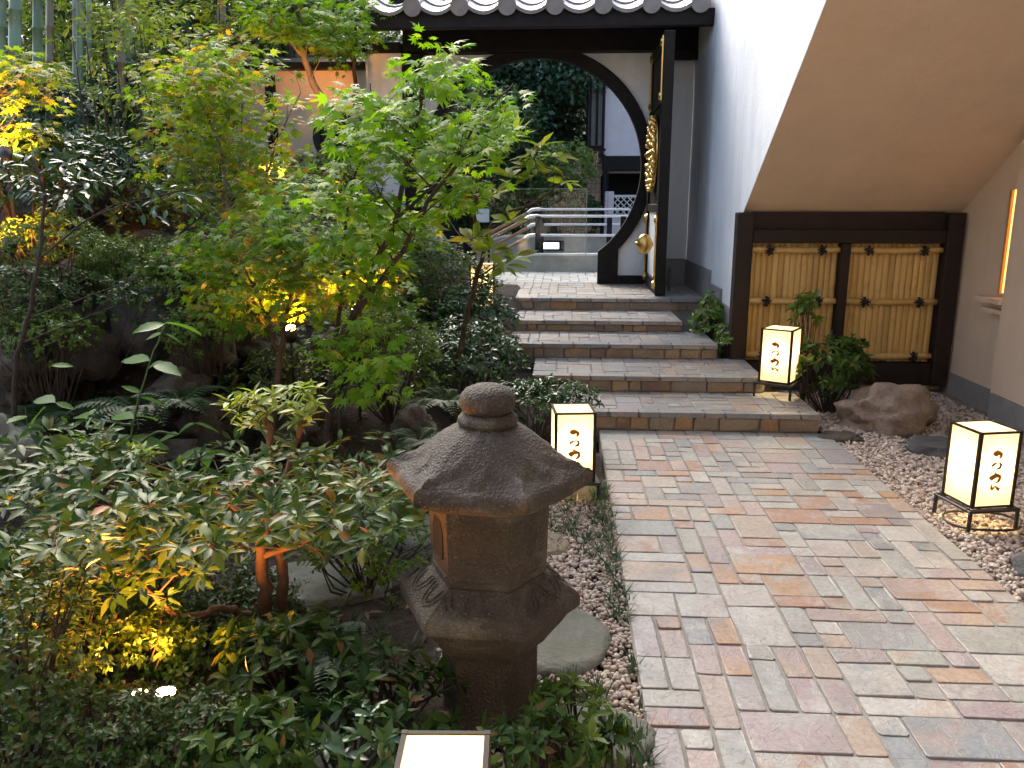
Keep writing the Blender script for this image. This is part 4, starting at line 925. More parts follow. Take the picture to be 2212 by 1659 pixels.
# main bright maple in front of the gate
b0 = onground(700, 900, 4.3)
stA = [([b0, G(715, 800, 4.25), G(760, 690, 4.2), G(810, 590, 4.2), G(860, 470, 4.25), G(880, 360, 4.3), G(905, 230, 4.3), G(930, 130, 4.3)], .026, .006),
       ([G(760, 690, 4.2), G(870, 545, 4.15), G(930, 420, 4.1), G(1000, 345, 4.1), G(1080, 270, 4.1)], .017, .005), ([G(715, 800, 4.25), G(740, 640, 4.4), G(742, 520, 4.5), G(760, 400, 4.5), G(800, 290, 4.5)], .014, .004),
       ([G(860, 470, 4.25), G(960, 380, 4.4), G(1040, 250, 4.4), G(1110, 180, 4.4)], .010, .004)]
maple('maple', 'bright green maple with dark forked stems growing in front of the round gate', b0, stA,
      [(850, 110), (940, 90), (1010, 110), (1110, 165), (1115, 200), (1060, 330), (1040, 400), (920, 520), (820, 600), (720, 620), (600, 520), (600, 420), (740, 330), (730, 230), (800, 160)], (3.9, 4.9), 125, 22, .15, .077, M['maple'])
b0 = onground(590, 1010, 4.4)
stB = [([b0, G(595, 850, 4.4), G(612, 720, 4.5), G(640, 600, 4.6), G(690, 480, 4.7), G(700, 380, 4.8), G(740, 240, 4.8)], .020, .005), ([G(600, 760, 4.45), G(560, 640, 4.5), G(520, 560, 4.5)], .010, .004), ([G(640, 600, 4.6), G(600, 500, 4.6), G(570, 420, 4.7)], .009, .003)]
maple('maple', 'slender maple with fine drooping leaf layers lit orange from below', b0, stB, [(390, 500), (560, 460), (700, 500), (820, 560), (870, 660), (760, 700), (640, 650), (560, 720), (430, 650)], (4.1, 5.0), 115, 22, .17, .064, M['maple3'], M['redbark'], 200)
b0 = onground(505, 910, 4.9)
stC = [([b0, G(505, 760, 5), G(500, 600, 5.1), G(495, 450, 5.2), G(480, 330, 5.3), G(440, 230, 5.3), G(400, 140, 5.4)], .019, .005), ([G(500, 600, 5.1), G(560, 430, 5.2), G(600, 300, 5.2), G(650, 200, 5.2)], .010, .004), ([G(495, 450, 5.2), G(420, 360, 5.3), G(360, 330, 5.3)], .009, .003)]
maple('maple', 'yellow-tinged maple with a straight grey-green stem left of the bright maple', b0, stC, [(340, 100), (430, 80), (560, 110), (640, 170), (610, 300), (640, 420), (520, 470), (400, 440), (340, 330)], (4.8, 6.0), 150, 20, .19, .072, M['maple2'], M['palebark'], 300)
b0 = onground(700, 620, 8.9); 
stD = [([b0, G(720, 300, 8.8), G(690, 200, 8.8), G(655, 120, 8.8), G(640, 20, 8.8), G(640, -60, 8.8)], .055, .02), ([G(655, 120, 8.8), G(600, 60, 8.8), G(560, 0, 8.9)], .025, .008)]
maple('maple', 'pale-stemmed maple leaning over the cream garden wall', b0, stD, [(520, -60), (800, -60), (800, 60), (740, 110), (640, 100), (560, 60)], (8.3, 9.6), 80, 24, .32, .10, M['maple'], M['palebark'], 80)
b0 = onground(775, 560, 9.3)
stE = [([b0, G(780, 420, 9.3), G(785, 290, 9.3), G(768, 220, 9.3), G(765, 120, 9.3), G(770, 40, 9.3)], .05, .012), ([G(785, 290, 9.3), G(810, 240, 9.3), G(800, 180, 9.3)], .02, .006)]
maple('maple', 'knobbly dark-stemmed maple against the garden wall beside the gate', b0, stE, [(690, 60), (790, 50), (790, 140), (720, 150)], (9.1, 9.6), 16, 16, .25, .09, M['maple3'], M['bark'], 60)
b0 = onground(735, 1000, 4.0)
stF = [([b0, G(730, 900, 3.95), G(760, 800, 3.9), G(800, 760, 3.9)], .008, .003)]
maple('maple', 'low fresh green maple sapling just behind the stone lantern', b0, stF, [(700, 700), (800, 690), (860, 760), (890, 850), (830, 880), (720, 820)], (3.7, 4.1), 17, 14, .12, .078, M['maple'], keep=200)

# rhododendron beside the steps
b0 = onground(985, 800, 5.2)
stR = [([b0, G(985, 780, 5.2), G(1010, 690, 5.2), G(1030, 600, 5.2), G(1045, 540, 5.1), G(1060, 480, 5.1), G(1150, 440, 5.0), G(1210, 400, 5.0)], .024, .006), ([G(1045, 540, 5.1), G(1020, 460, 5.1), G(1040, 380, 5.1), G(1060, 300, 5.1)], .014, .005), ([G(1030, 600, 5.2), G(1080, 570, 5.0)], .008, .004), ([G(1040, 380, 5.1), G(1120, 320, 5.1)], .009, .004)]
root = plant('rhododendron', b0, 'rhododendron with whorls of long leaves in front of the round opening', 'shrub')
W_ = [(1225, 400, 5), (1170, 320, 5.1), (1125, 300, 5.1), (1195, 345, 5.05), (1060, 280, 5.1), (1030, 310, 5.1), (1080, 345, 5.0), (1110, 390, 5.0), (1000, 360, 5.1), (1020, 420, 5.0), (1090, 585, 4.9), (1065, 545, 4.9), (1110, 560, 4.95), (1010, 525, 5), (1095, 475, 5), (1060, 420, 5), (1140, 345, 5), (960, 330, 5.2), (985, 400, 5.1), (1050, 250, 5.15), (1150, 370, 5), (930, 380, 5.2)]
C = np.array([G(*q) for q in W_]) + rng.normal(0, .015, (len(W_), 3)); st, tw = branch_net(stR, C); wood(root, b0, st, tw, M['bark'])
P, D, Nn = whorls(C, [np.array((rng.normal(0, .25), -.25 + rng.normal(0, .2), 1)) for _ in C], 9, 1.0, .25, .012); leaves(T_leaf(.17, .04, .16), P, D, Nn, rng.uniform(.11, .17, len(P)), M['rhodo'], root, b0, 300)

# pieris shrub filling the lower left
b0 = onground(570, 1370, 2.6)
stP = [([b0, G(572, 1250, 2.6), G(570, 1150, 2.62), G(580, 1060, 2.65), G(585, 960, 2.7), G(575, 880, 2.75)], .028, .008), ([b0 + (.05, .05, 0), G(605, 1180, 2.65), G(600, 1080, 2.7), G(640, 960, 2.8), G(665, 880, 2.8)], .024, .007), ([b0 + (-.03, 0, .1), G(480, 1310, 2.5), G(400, 1340, 2.4), G(340, 1300, 2.35), G(300, 1250, 2.35)], .016, .006),
       ([G(572, 1200, 2.6), G(700, 1160, 2.6), G(800, 1080, 2.6), G(860, 1050, 2.6)], .012, .005), ([G(570, 1150, 2.62), G(480, 1070, 2.7), G(380, 1020, 2.8)], .012, .005), ([b0 + (0, .05, 0), G(350, 1150, 2.8), G(200, 1060, 2.9), G(100, 1020, 3.0)], .014, .005)]
root = plant('pieris_shrub', b0, 'large dark glossy shrub spreading across the lower left behind the garden spotlight', 'shrub')
C = np.vstack([region([(0, 985), (200, 950), (400, 990), (620, 960), (860, 960), (920, 1010), (925, 1090), (860, 1140), (700, 1180), (560, 1170), (380, 1200), (180, 1240), (0, 1250)], 640, z=(.36, .74)), region([(0, 1180), (400, 1130), (520, 1200), (330, 1270), (0, 1300)], 90, z=(.28, .55))])
C = np.array([c + (0, 0, .16 * noise.noise((c[0] * 4, c[1] * 4, 1))) for c in C if noise.noise((c[0] * 6.5, c[1] * 6.5, c[2] * 5)) > -.10])
st, tw = branch_net(stP, C[::2]); wood(root, b0, st, tw, M['redbark'])
P, D, Nn = whorls(C, [np.array((rng.normal(0, .35), rng.normal(-.15, .3), 1)) for _ in C], 9, .9, .3, .01); leaves(TLR, P, D, Nn, rng.uniform(.042, .074, len(P)), M['pieris'], root, b0, 300)
C = np.vstack([region([(490, 870), (560, 850), (600, 840), (680, 840), (690, 920), (500, 920)], 26, Y=(2.65, 2.9)), region([(180, 955), (330, 960), (340, 1000), (200, 1000)], 9, Y=(2.7, 3.0)), region([(880, 1000), (930, 1000), (930, 1050), (890, 1050)], 5, Y=(2.3, 2.5))]); st, tw = branch_net(stP, C); wood(root, b0, [], tw, M['stem'])
P, D, Nn = whorls(C, [np.array((rng.normal(0, .3), 0, 1)) for _ in C], 8, 1.3, .25, .0); leaves(TLR, P, D, Nn, rng.uniform(.045, .075, len(P)), M['sprout'], root, b0, 120, 'young_leaf')

# small-leaved shrubs: lumpy mounds of leaf clusters
def mound(name, label, c, size, nclus, per, ls, mat, tpl=TS, cat='shrub', group='small-leaved garden shrubs', twigs=True, keep=0, gaps=.5, zb=None):
    c = np.array(c, float); base = np.array((c[0], c[1], ground(c[0], c[1]) if zb is None else zb)); root = plant(name, base, label, cat, group); C = []; U = []
    sd_ = rng.uniform(0, 50)
    while len(C) < nclus:
        d_ = rng.normal(size=3); d_[2] = abs(d_[2]) * (1 if rng.random() < .85 else -.6); d_ /= np.linalg.norm(d_)
        nz = noise.noise(Vector(d_ * 2.2) + Vector((sd_, 0, 0)))
        if nz < -.25 and rng.random() < gaps: continue
        r_ = (.62 + .38 * rng.random() ** .5) * (1 + .35 * nz); C.append(c + d_ * size * r_); U.append(unit(d_ / np.array(size) * .3 + (0, -.1, .8)))
    C = np.array(C); P, D, Nn = whorls(C, U, per, 1.1, .35, .0)
    if twigs:
        mb = MB(); k = max(1, len(C) // 40)
        for q in C[::k]:
            a = base + (q - base) * (.05, .05, 0) + (0, 0, -.03); m = (a + q) / 2 + rng.normal(0, .03, 3); mb.tube(np.array([a, m, q]) - base, [.006, .004, .002], 4, False)
        mb.build('stems', M['bark'], root, kind='stuff')
    s = ls * rng.uniform(.65, 1.25, len(P))
    if keep: leaves(tpl, P, D, Nn, s, mat, root, base, keep)
    else: cloud('foliage', tpl, P - base, D, Nn, s, mat, root, kind='stuff')
    return root
mounds = [
 ('azalea', 'dark small-leaved azalea in the bottom left corner', at(-10, 1480, 1.75), (.26, .34, .34), 420, 8, .026, 'azalea'),
 ('azalea', 'azalea mound left of the garden spotlight at the bottom', at(140, 1400, 2.3), (.22, .3, .22), 420, 8, .024, 'azalea'),
 ('azalea', 'twiggy azalea with bare stems left of the stone lantern chamber', at(790, 1190, 2.9), (.30, .25, .20), 260, 8, .026, 'azlight'),
 ('azalea', 'low azalea right of the garden spotlight with yellow-lit leaves', at(440, 1420, 2.5), (.24, .3, .2), 380, 8, .026, 'azalea'),
 ('azalea', 'fine-leaved azalea in front of the garden spotlight', at(170, 1610, 1.7), (.24, .2, .13), 420, 8, .021, 'azalea'),
 ('azalea', 'azalea just behind the garden spotlight, lit yellow', at(325, 1400, 2.36), (.20, .10, .14), 240, 8, .026, 'azlight'),
 ('azalea', 'azalea around the reddish trunk of the glossy shrub', at(500, 1330, 2.75), (.3, .22, .16), 300, 8, .026, 'azalea'),
 ('azalea', 'low azalea in shade left of the nearest lantern', at(420, 1600, 1.75), (.2, .16, .10), 240, 8, .022, 'azalea'),
 ('azalea', 'loose shrub in front of the broad brown boulder', at(90, 730, 4.3), (.28, .2, .16), 260, 7, .028, 'azlight'),
 ('azalea', 'shrub filling the gap above the tall blue-grey boulder', at(270, 590, 5.1), (.3, .22, .18), 320, 7, .03, 'azlight'),
 ('azalea', 'loose shrub at the left edge beside the slim dark stem', at(40, 640, 4.4), (.3, .2, .2), 300, 7, .028, 'azalea'),
 ('azalea', 'low shrub between the tall boulder and the straight stem', at(430, 720, 4.7), (.22, .2, .16), 260, 7, .028, 'azlight'),
 ('azalea', 'light green shrub on the slope below the cream wall', at(440, 440, 7.2), (.7, .3, .28), 520, 7, .045, 'azlight'),
 ('azalea', 'bright undergrowth mound behind the flat-topped rock slab', at(330, 470, 6.6), (.5, .3, .2), 360, 7, .04, 'azlight'),
 ('azalea', 'light leafy shrub between the bamboo stems and the left-edge spotlight', at(230, 350, 7.4), (.6, .3, .3), 460, 7, .045, 'azlight'),
 ('azalea', 'airy green shrub between the straight maple stem and the boulders', at(420, 620, 5.0), (.34, .25, .3), 320, 7, .032, 'azlight'),
 ('azalea', 'dark shrub behind the mesh fence beside the lattice fence', (.0, 15.7, 1.1), (.75, .4, .9), 900, 7, .075, 'azalea'),
 ('azalea', 'dark shrub behind the mesh fence at the left of the ramp', (-1.5, 15.3, 1.0), (.9, .4, .8), 800, 7, .075, 'azalea'),
 ('azalea', 'azalea along the lower edge of the pieris at left', at(120, 1290, 2.5), (.5, .3, .24), 420, 8, .026, 'azalea'),
 ('azalea', 'azalea on the slope in front of the flat-topped rock slab', at(330, 600, 5.5), (.5, .35, .30), 620, 7, .032, 'azlight'),
 ('azalea', 'azalea tumbling over the broad brown boulder at left', at(170, 655, 4.7), (.42, .25, .20), 420, 7, .030, 'azalea'),
 ('azalea', 'azalea mound between the maple stems and the upper steps', at(840, 780, 5.0), (.36, .34, .34), 620, 7, .030, 'azlight'),
 ('azalea', 'dense shrub in shade left of the gate lantern', at(930, 640, 6.8), (.55, .4, .45), 700, 7, .038, 'azalea'),
 ('azalea', 'leafy shrub behind the bright maple at mid height', at(790, 590, 6.6), (.6, .4, .5), 620, 7, .042, 'azlight'),
 ('azalea', 'shrub on the slope below the yellow-tinged maple', at(430, 640, 5.4), (.42, .35, .26), 460, 7, .032, 'azalea'),
 ('azalea', 'shrub with orange-lit leaves beside the left-edge spotlight', at(110, 540, 4.9), (.4, .3, .22), 420, 7, .03, 'azlight'),
 ('azalea', 'shrub on the slope left of the flat-topped rock', at(140, 570, 5.8), (.45, .3, .25), 380, 7, .034, 'azalea'),
 ('azalea', 'dark shrub under the slender maple', at(620, 830, 4.8), (.4, .3, .22), 380, 7, .03, 'azalea'),
 ('azalea', 'rounded pale shrub seen through the round gate', at(1215, 385, 13.9), (.55, .5, .6), 700, 7, .05, 'azlight'),
]
for nm, lab, c, s, nc, pe, ls, mt in mounds: mound(nm, lab, c, s, nc, pe, ls, M[mt], zb=.4 if c[1] > 12 else None)
glossies = [
 ('camellia', 'dark glossy shrub beside the left ends of the stone steps', at(1010, 800, 5.5), (.40, .4, .34), 420, 7, .05, 'glossy'),
 ('camellia', 'low glossy shrub hanging over the lowest step above the left lantern', at(1160, 870, 4.9), (.36, .25, .15), 240, 7, .042, 'glossy'),
 ('camellia', 'glossy shrub around the feet of the gate lantern', at(1010, 690, 6.6), (.36, .3, .26), 320, 7, .05, 'glossy'),
 ('camellia', 'broad-leaved glossy shrub with pale highlights on the left slope', at(180, 400, 6.2), (.9, .4, .34), 420, 7, .08, 'glossy'),
 ('camellia', 'glossy shrub at the left edge below the bamboo', at(40, 370, 5.4), (.45, .3, .3), 240, 7, .09, 'glossy'),
 ('camellia', 'tall evergreen shrub between the bamboo stems and the wall', at(330, 300, 8.6), (.8, .5, .8), 520, 7, .09, 'glossy'),
 ('camellia', 'round evergreen shrub on the slope under the tall bamboo', at(120, 290, 8.2), (1.0, .6, .55), 520, 7, .09, 'glossy'),
 ('camellia', 'glossy shrub behind the slender maple near the wall', at(600, 440, 8.0), (.9, .5, .45), 520, 7, .08, 'glossy'),
 ('camellia', 'glossy shrub at the left end of the gate landing', (-1.02, 7.95, .55), (.30, .34, .22), 300, 7, .05, 'glossy'),
 ('camellia', 'glossy shrub behind the gate lantern against the gate wall', (-1.35, 8.8, .75), (.35, .4, .3), 340, 7, .055, 'glossy'),
 ('pachysandra', 'low plants with whorled leaves around the stone lantern foot', at(800, 1530, 2.0), (.26, .26, .10), 60, 8, .055, 'pieris'),
 ('pachysandra', 'dim leafy plants at the bottom left of the nearest lantern', at(740, 1620, 1.75), (.2, .16, .08), 45, 8, .055, 'glossy'),
 ('pachysandra', 'broad whorled plants between the spotlight and the stone lantern', at(620, 1440, 2.2), (.22, .26, .13), 75, 8, .058, 'pieris'),
 ('pachysandra', 'leafy plants in front of the spotlight at the bottom edge', at(540, 1630, 1.65), (.15, .14, .09), 50, 8, .05, 'pieris'),
]
for nm, lab, c, s, nc, pe, ls, mt in glossies: mound(nm, lab, c, s, nc, pe, ls, M[mt], TL, group='broad-leaved garden shrubs', keep=60 if c[1] < 3 else 0)
mound('aucuba', 'bright green shrub in the corner between the steps and the white wall', (1.33, 7.45, .42), (.13, .36, .26), 90, 8, .06, M['azlight'], TL, group='shrubs by the steps', keep=150, zb=.25)
mound('aucuba', 'low bright shrub spilling beside the third step at right', (1.40, 6.95, .36), (.08, .2, .14), 36, 8, .05, M['azlight'], TL, group='shrubs by the steps', keep=80, zb=.2)
mound('aucuba', 'green shrub with one red tip between the step lantern and the tan boulder', (1.98, 6.0, .30), (.30, .22, .26), 100, 8, .075, M['pieris'], TL, group='shrubs by the steps', keep=200, zb=-.03)
mound('aucuba', 'taller leafy stem in front of the bamboo screen behind the step lantern', (1.90, 6.3, .62), (.16, .12, .2), 14, 8, .085, M['azlight'], TL, group='shrubs by the steps', keep=100, zb=0.)
mound('sarcococca', 'small leafy plant with pointed leaves at the bottom edge of the path', at(1230, 1570, 1.93) + (0, 0, .0), (.13, .14, .10), 40, 8, .05, M['azlight'], TL, group='plants at the bottom path edge', keep=200, zb=-.03)
mound('sarcococca', 'dark glossy plant with large drooping leaves beside the path at the bottom', at(1335, 1600, 1.9), (.05, .05, .05), 5, 8, .06, M['glossy'], TL, group='plants at the bottom path edge', keep=80, zb=-.03)
mound('sarcococca', 'shaded leafy plant right of the nearest lantern', at(1150, 1620, 1.75), (.14, .12, .07), 34, 8, .045, M['pieris'], TL, group='plants at the bottom path edge', keep=200, zb=-.03)

# tall herb with large toothed leaves
b0 = onground(270, 1010, 3.5); root = plant('tall_herb', b0, 'tall plant with large opposite toothed leaves in the left foreground hollow', 'plant')
stems = [[(262, 1080), (272, 1000), (290, 900), (320, 790), (355, 705)], [(300, 960), (340, 930), (385, 940), (420, 915)], [(290, 920), (230, 910), (185, 905)], [(262, 1080), (330, 1010), (420, 985), (460, 975)]]
MBs = []
for s_ in stems: MBs.append(([G(x, y, 3.45) for x, y in s_], .007, .003))
st, _ = branch_net(MBs, []); wood(root, b0, st, [], M['stem'], 'stem')
HL = [(356, 700, 285, 708), (356, 698, 440, 706), (352, 720, 312, 728), (356, 722, 380, 730), (325, 780, 235, 765), (330, 785, 415, 805), (318, 800, 345, 772), (305, 850, 262, 828), (305, 860, 372, 872), (290, 905, 205, 880), (290, 900, 345, 895), (188, 905, 140, 925), (188, 905, 160, 885), (185, 905, 200, 885), (385, 940, 330, 945), (420, 915, 480, 925), (385, 940, 410, 905), (280, 940, 215, 955), (275, 950, 165, 940), (278, 945, 390, 965), (460, 975, 350, 985), (460, 975, 520, 982), (455, 975, 440, 1000), (120, 870, 60, 850), (120, 870, 165, 880), (60, 900, 10, 905), (110, 790, 160, 785), (100, 880, 40, 925)]
P = []; D = []; Nn = []; s = []
for x0, y0, x1, y1 in HL:
    a = G(x0, y0, 3.45 + rng.normal(0, .03)); e = G(x1, y1, 3.45 + rng.normal(0, .10)); P.append(a); D.append(e - a); Nn.append((rng.normal(0, .25), -.45, 1)); s.append(min(.185, max(.09, np.linalg.norm(e - a) * .95)))
leaves(TH, np.array(P), np.array(D), np.array(Nn), np.array(s), M['herb'], root, b0, 60)

# tall thin stem at the far left with spreading twigs
b0 = onground(10, 900, 4.0); root = plant('slim_tree', b0, 'slim dark leaning stem with long pale twigs at the far left', 'tree')
stS = [([b0, G(30, 800, 4), G(60, 690, 4), G(85, 560, 4), G(100, 430, 4.1), G(70, 330, 4.2)], .016, .006), ([G(85, 560, 4), G(190, 470, 4), G(300, 430, 4.1), G(400, 410, 4.2)], .006, .003), ([G(60, 690, 4), G(150, 655, 4), G(300, 600, 4)], .005, .002), ([G(70, 600, 4), G(30, 560, 4), G(-20, 530, 4)], .005, .003), ([G(50, 740, 4), G(150, 700, 4), G(250, 660, 4)], .005, .002)]
C = region([(0, 320), (180, 340), (360, 400), (400, 430), (250, 470), (60, 450), (0, 420)], 34, (3.9, 4.4)); st, tw = branch_net(stS, C); wood(root, b0, st, tw, M['bark'])
P, D, Nn = spray(C, 8, .13, .3); leaves(TL, P, D, Nn, .07 * rng.uniform(.7, 1.2, len(P)), M['glossy'], root, b0, 200)
b0 = onground(30, 300, 5.2); root = plant('orange_maple', b0, 'orange-lit maple branches at the upper left edge', 'maple', 'maples in the garden')
stS = [([b0, G(-30, 300, 5.2), G(-10, 220, 5.2), G(40, 150, 5.2)], .02, .006)]; C = region([(-20, 90), (60, 110), (130, 170), (120, 230), (40, 310), (-20, 330)], 28, (5.0, 5.5)); st, tw = branch_net(stS, C); wood(root, b0, st, tw, M['bark'])
P, D, Nn = spray(C, 14, .17, .3); leaves(TM, P, D, Nn, .075 * rng.uniform(.7, 1.2, len(P)), M['maple2'], root, b0, 120)

# ferns
def fern(label, c, n, L, mat=M['fern'], rz=0):
    root = plant('fern', c, label, 'fern', 'ferns among the rocks')
    for k in range(n):
        a = rz + 2 * math.pi * k / n + rng.normal(0, .2); l = L * rng.uniform(.75, 1.1); h = np.array((math.cos(a), math.sin(a), 0)); sd_ = np.array((-math.sin(a), math.cos(a), 0)); lift = rng.uniform(.5, .9)
        tt = np.linspace(0, 1, 16); Q = np.array([h * l * (t * .9) + np.array((0, 0, l * lift * (t - .95 * t * t))) for t in tt])
        P = []; D = []; Nn = []; s = []
        for i in range(2, 16):
            w_ = l * .26 * math.sin(math.pi * (tt[i] * .82 + .15)) 
            for q in (-1, 1): P.append(Q[i]); D.append(sd_ * q + h * .45 + (0, 0, -.12)); Nn.append((0, 0, 1)); s.append(max(.012, w_))
        fr = cloud('frond', T_small(.16), np.array(P), np.array(D), np.array(Nn, float), np.array(s), mat, root, kind='stuff')
        MB().tube(Q[::3], np.linspace(.003, .001, len(Q[::3])), 4, False).build('rachis', M['stem'], fr)
for lab, (x, y, Y), n, L in (('arching fern in front of the tall blue-grey boulder', (300, 870, 4.1), 11, .42), ('dark fern at the left edge below the brown boulder', (60, 900, 4.0), 9, .36), ('fern right of the square grey rock', (520, 880, 4.4), 9, .28),
    ('fern behind the finial of the stone lantern', (960, 850, 4.6), 10, .32), ('small fern behind the stone lantern roof at left', (905, 930, 3.9), 8, .24), ('fern beside the rhododendron stem', (1010, 770, 5.3), 9, .30), ('fern drooping over the low rock in the hollow', (390, 850, 4.2), 9, .34), ('pale fern in shade at the foot of the stone lantern', (740, 1400, 2.2), 9, .22), ('fern tucked under the dark ledge rock', (230, 860, 4.5), 8, .36)):
    fern(lab, at(x, y + 25, Y), n, L, rz=rng.uniform(0, 6))

# bamboo
def bamboo(x, ytop, Y, rad, label, lean=0):
    b_ = onground(x + lean, 380, Y); top = at(x, -420, Y); root = plant('bamboo', b_, label, 'bamboo', 'bamboo stems on the slope'); L = top - b_; n = int(L[2] / .3); pts = []; rr = []
    for k in range(n):
        t = k / n; p = L * t
        for dz, q in ((-.012, 1), (-.004, 1.13), (.004, 1.13), (.012, .97)): pts.append(p + (0, 0, dz + .02)); rr.append(rad * q * (1 - .3 * t))
    MB().tube(np.array(pts), rr, 10).build('culm', M['culm'], root, True)
BX = [(12, 7.9, .035), (42, 7.6, .06), (82, 8.1, .05), (103, 8.3, .03), (112, 7.9, .035), (165, 8.4, .04), (177, 8.1, .035), (262, 8.2, .042), (279, 8.6, .045), (474, 9.5, .055), (192, 8.7, .03)]
BL = ['bamboo stem at the very left edge of the picture', 'thick brown-green bamboo stem second from the left edge', 'green bamboo stem right of the thick brown one', 'thin pale bamboo stem left of the grey-green pair', 'grey-green bamboo stem catching the light at left', 'thin brown bamboo stem in the middle of the grove', 'brown bamboo stem leaning beside the thin one in mid grove', 'bluish bamboo stem with bright side near the wall', 'dark bamboo stem just left of the cream wall', 'tall bamboo stem alone above the cream wall', 'thinnest bamboo stem deep in the grove']
for (x, Y, r_), lab in zip(BX, BL): bamboo(x, 0, Y, r_, lab, rng.normal(0, 6))
def leafmass(name, label, poly, Yr, n, per, rad, tpl, size, mat, cat='bamboo leaves', keep=0, kind=None):
    C = region(poly, n, Yr); base = np.array((C[:, 0].mean(), C[:, 1].mean(), ground(C[:, 0].mean(), min(10, C[:, 1].mean()))))
    P, D, Nn = spray(C, per, rad, .5); root = plant(name, base, label, cat)
    mb = MB()
    for c in C[::3]: q = c - base; mb.tube(np.array([q * (.9, .9, 0) + (0, 0, -.1), q * (.97, .97, .6), q]), [.012, .008, .003], 4, False)
    mb.build('stems', M['bark'], root, kind='stuff'); cloud('foliage', tpl, P - base, D, Nn, size * rng.uniform(.6, 1.2, len(P)), mat, root, kind='stuff')
leafmass('bamboo_thicket', 'light green bamboo foliage filling the upper left', [(0, -60), (520, -60), (540, 90), (430, 200), (330, 330), (130, 340), (0, 250)], (9.0, 9.9), 240, 20, .26, T_small(.13), .12, M['bambooleaf'])
leafmass('understorey_shrub', 'yellow-green leafy shrub in front of the bamboo stems', [(150, 0), (420, 20), (480, 130), (380, 240), (220, 260), (160, 160)], (6.6, 7.4), 55, 18, .2, TL, .085, M['bambooleaf'], 'shrub')
leafmass('understorey_shrub', 'yellowing shrub against the cream wall behind the maples', [(340, 300), (560, 330), (740, 330), (760, 450), (600, 480), (380, 420)], (7.0, 8.6), 45, 18, .2, TL, .07, M['maple2'], 'shrub')
leafmass('understorey_shrub', 'mixed green undergrowth on the slope at left below the bamboo', [(0, 250), (330, 330), (330, 430), (0, 430)], (6.8, 8.2), 130, 16, .2, TL, .075, M['azlight'], 'shrub')

# trees beyond
def tree(label, x, y, zb, H, cr, n, ls, mat, lean=0, kind='tree'):
    base = np.array((x, y, zb)); root = plant('broadleaf_tree', base, label, 'tree', 'trees beyond the wall'); top = np.array((x + lean, y, zb + H))
    cl = []
    for k in range(13):
        t = rng.uniform(.3, 1); a = rng.uniform(0, 6.28); r_ = cr * rng.uniform(.2, 1) * (1.1 - .5 * t); cl.append(np.array((x + lean * t + r_ * math.cos(a), y + r_ * math.sin(a), zb + H * t)))
    stems = [(np.array([base, base * .5 + top * .5 + rng.normal(0, .15, 3), top]), .16 * H / 7, .03)]; st, tw = branch_net(stems, cl); wood(root, base, st, [(q, r_ * 5) for q, r_ in tw], M['bark'], 'trunk', 'limbs')
    P = []; U = []
    for c in cl:
        m = n * 4 // len(cl); d_ = rng.normal(size=(m, 3)); d_ /= np.linalg.norm(d_, axis=1)[:, None]; rr = cr * .52 * (rng.random((m, 1)) ** .4) * (1, 1, .7); P.append(c + d_ * rr); U.append(d_)
    P = np.vstack(P); U = np.vstack(U); D = unit(U * (1, 1, .2) + rng.normal(0, .5, U.shape) + (0, 0, -.3)); Nn = unit(U * .5 + (0, -.2, 1) + rng.normal(0, .4, U.shape))
    cloud('crown', T_small(.30), P - base, D, Nn, ls * .62 * rng.uniform(.6, 1.3, len(P)), mat, root)
TR = [('dark evergreen tree behind the wall above the yellow-tinged maple', -5.2, 13.5, .5, 6.5, 2.2, 3600, .24, 'forest'), ('dark tree behind the garden wall left of the gate roof', -4.8, 14.0, .5, 7, 2.0, 3600, .22, 'forest'), ('tree at the far upper left behind the bamboo', -9.5, 13, .6, 6, 2.2, 3000, .24, 'forest'),
  ('tree deep behind the bamboo grove', -7.4, 15.5, .6, 7.5, 2.5, 3200, .26, 'forest'), ('teal-green tree straight behind the round opening', -1.0, 17.2, .3, 4.6, 2.0, 5200, .20, 'forest2'), ('bluish leafy tree beside the timber window bay', -.9, 19.5, .3, 6.6, 2.0, 4200, .24, 'forest2'), ('dark tree at the left of the round opening', -3.0, 17.5, .3, 4.3, 2.0, 4200, .22, 'forest'), ('tall tree on the bank far behind the gate', -1.6, 24, 1, 8, 3.2, 4200, .32, 'forest'), ('tall tree far back behind the garden wall', -6.5, 23, 1, 7.5, 3.0, 4200, .36, 'forest'), ('tall tree far back at the left', -12, 21, 1, 10, 3.6, 3600, .36, 'forest'), ('low dark tree in front of the bank behind the mesh fence', -1.9, 15.8, .3, 3.0, 1.7, 4200, .16, 'forest'), ('dark shrub-like tree left of the mesh fence', -3.8, 15.5, .3, 3.2, 1.8, 3600, .17, 'forest'), ('small dark tree by the foot of the pink house', -.55, 16.2, .3, 2.2, .75, 2600, .14, 'forest2')]
for lab, x, y, zb, H, cr, n, ls, mt in TR: tree(lab, x, y, zb, H, cr, n, ls, M[mt])

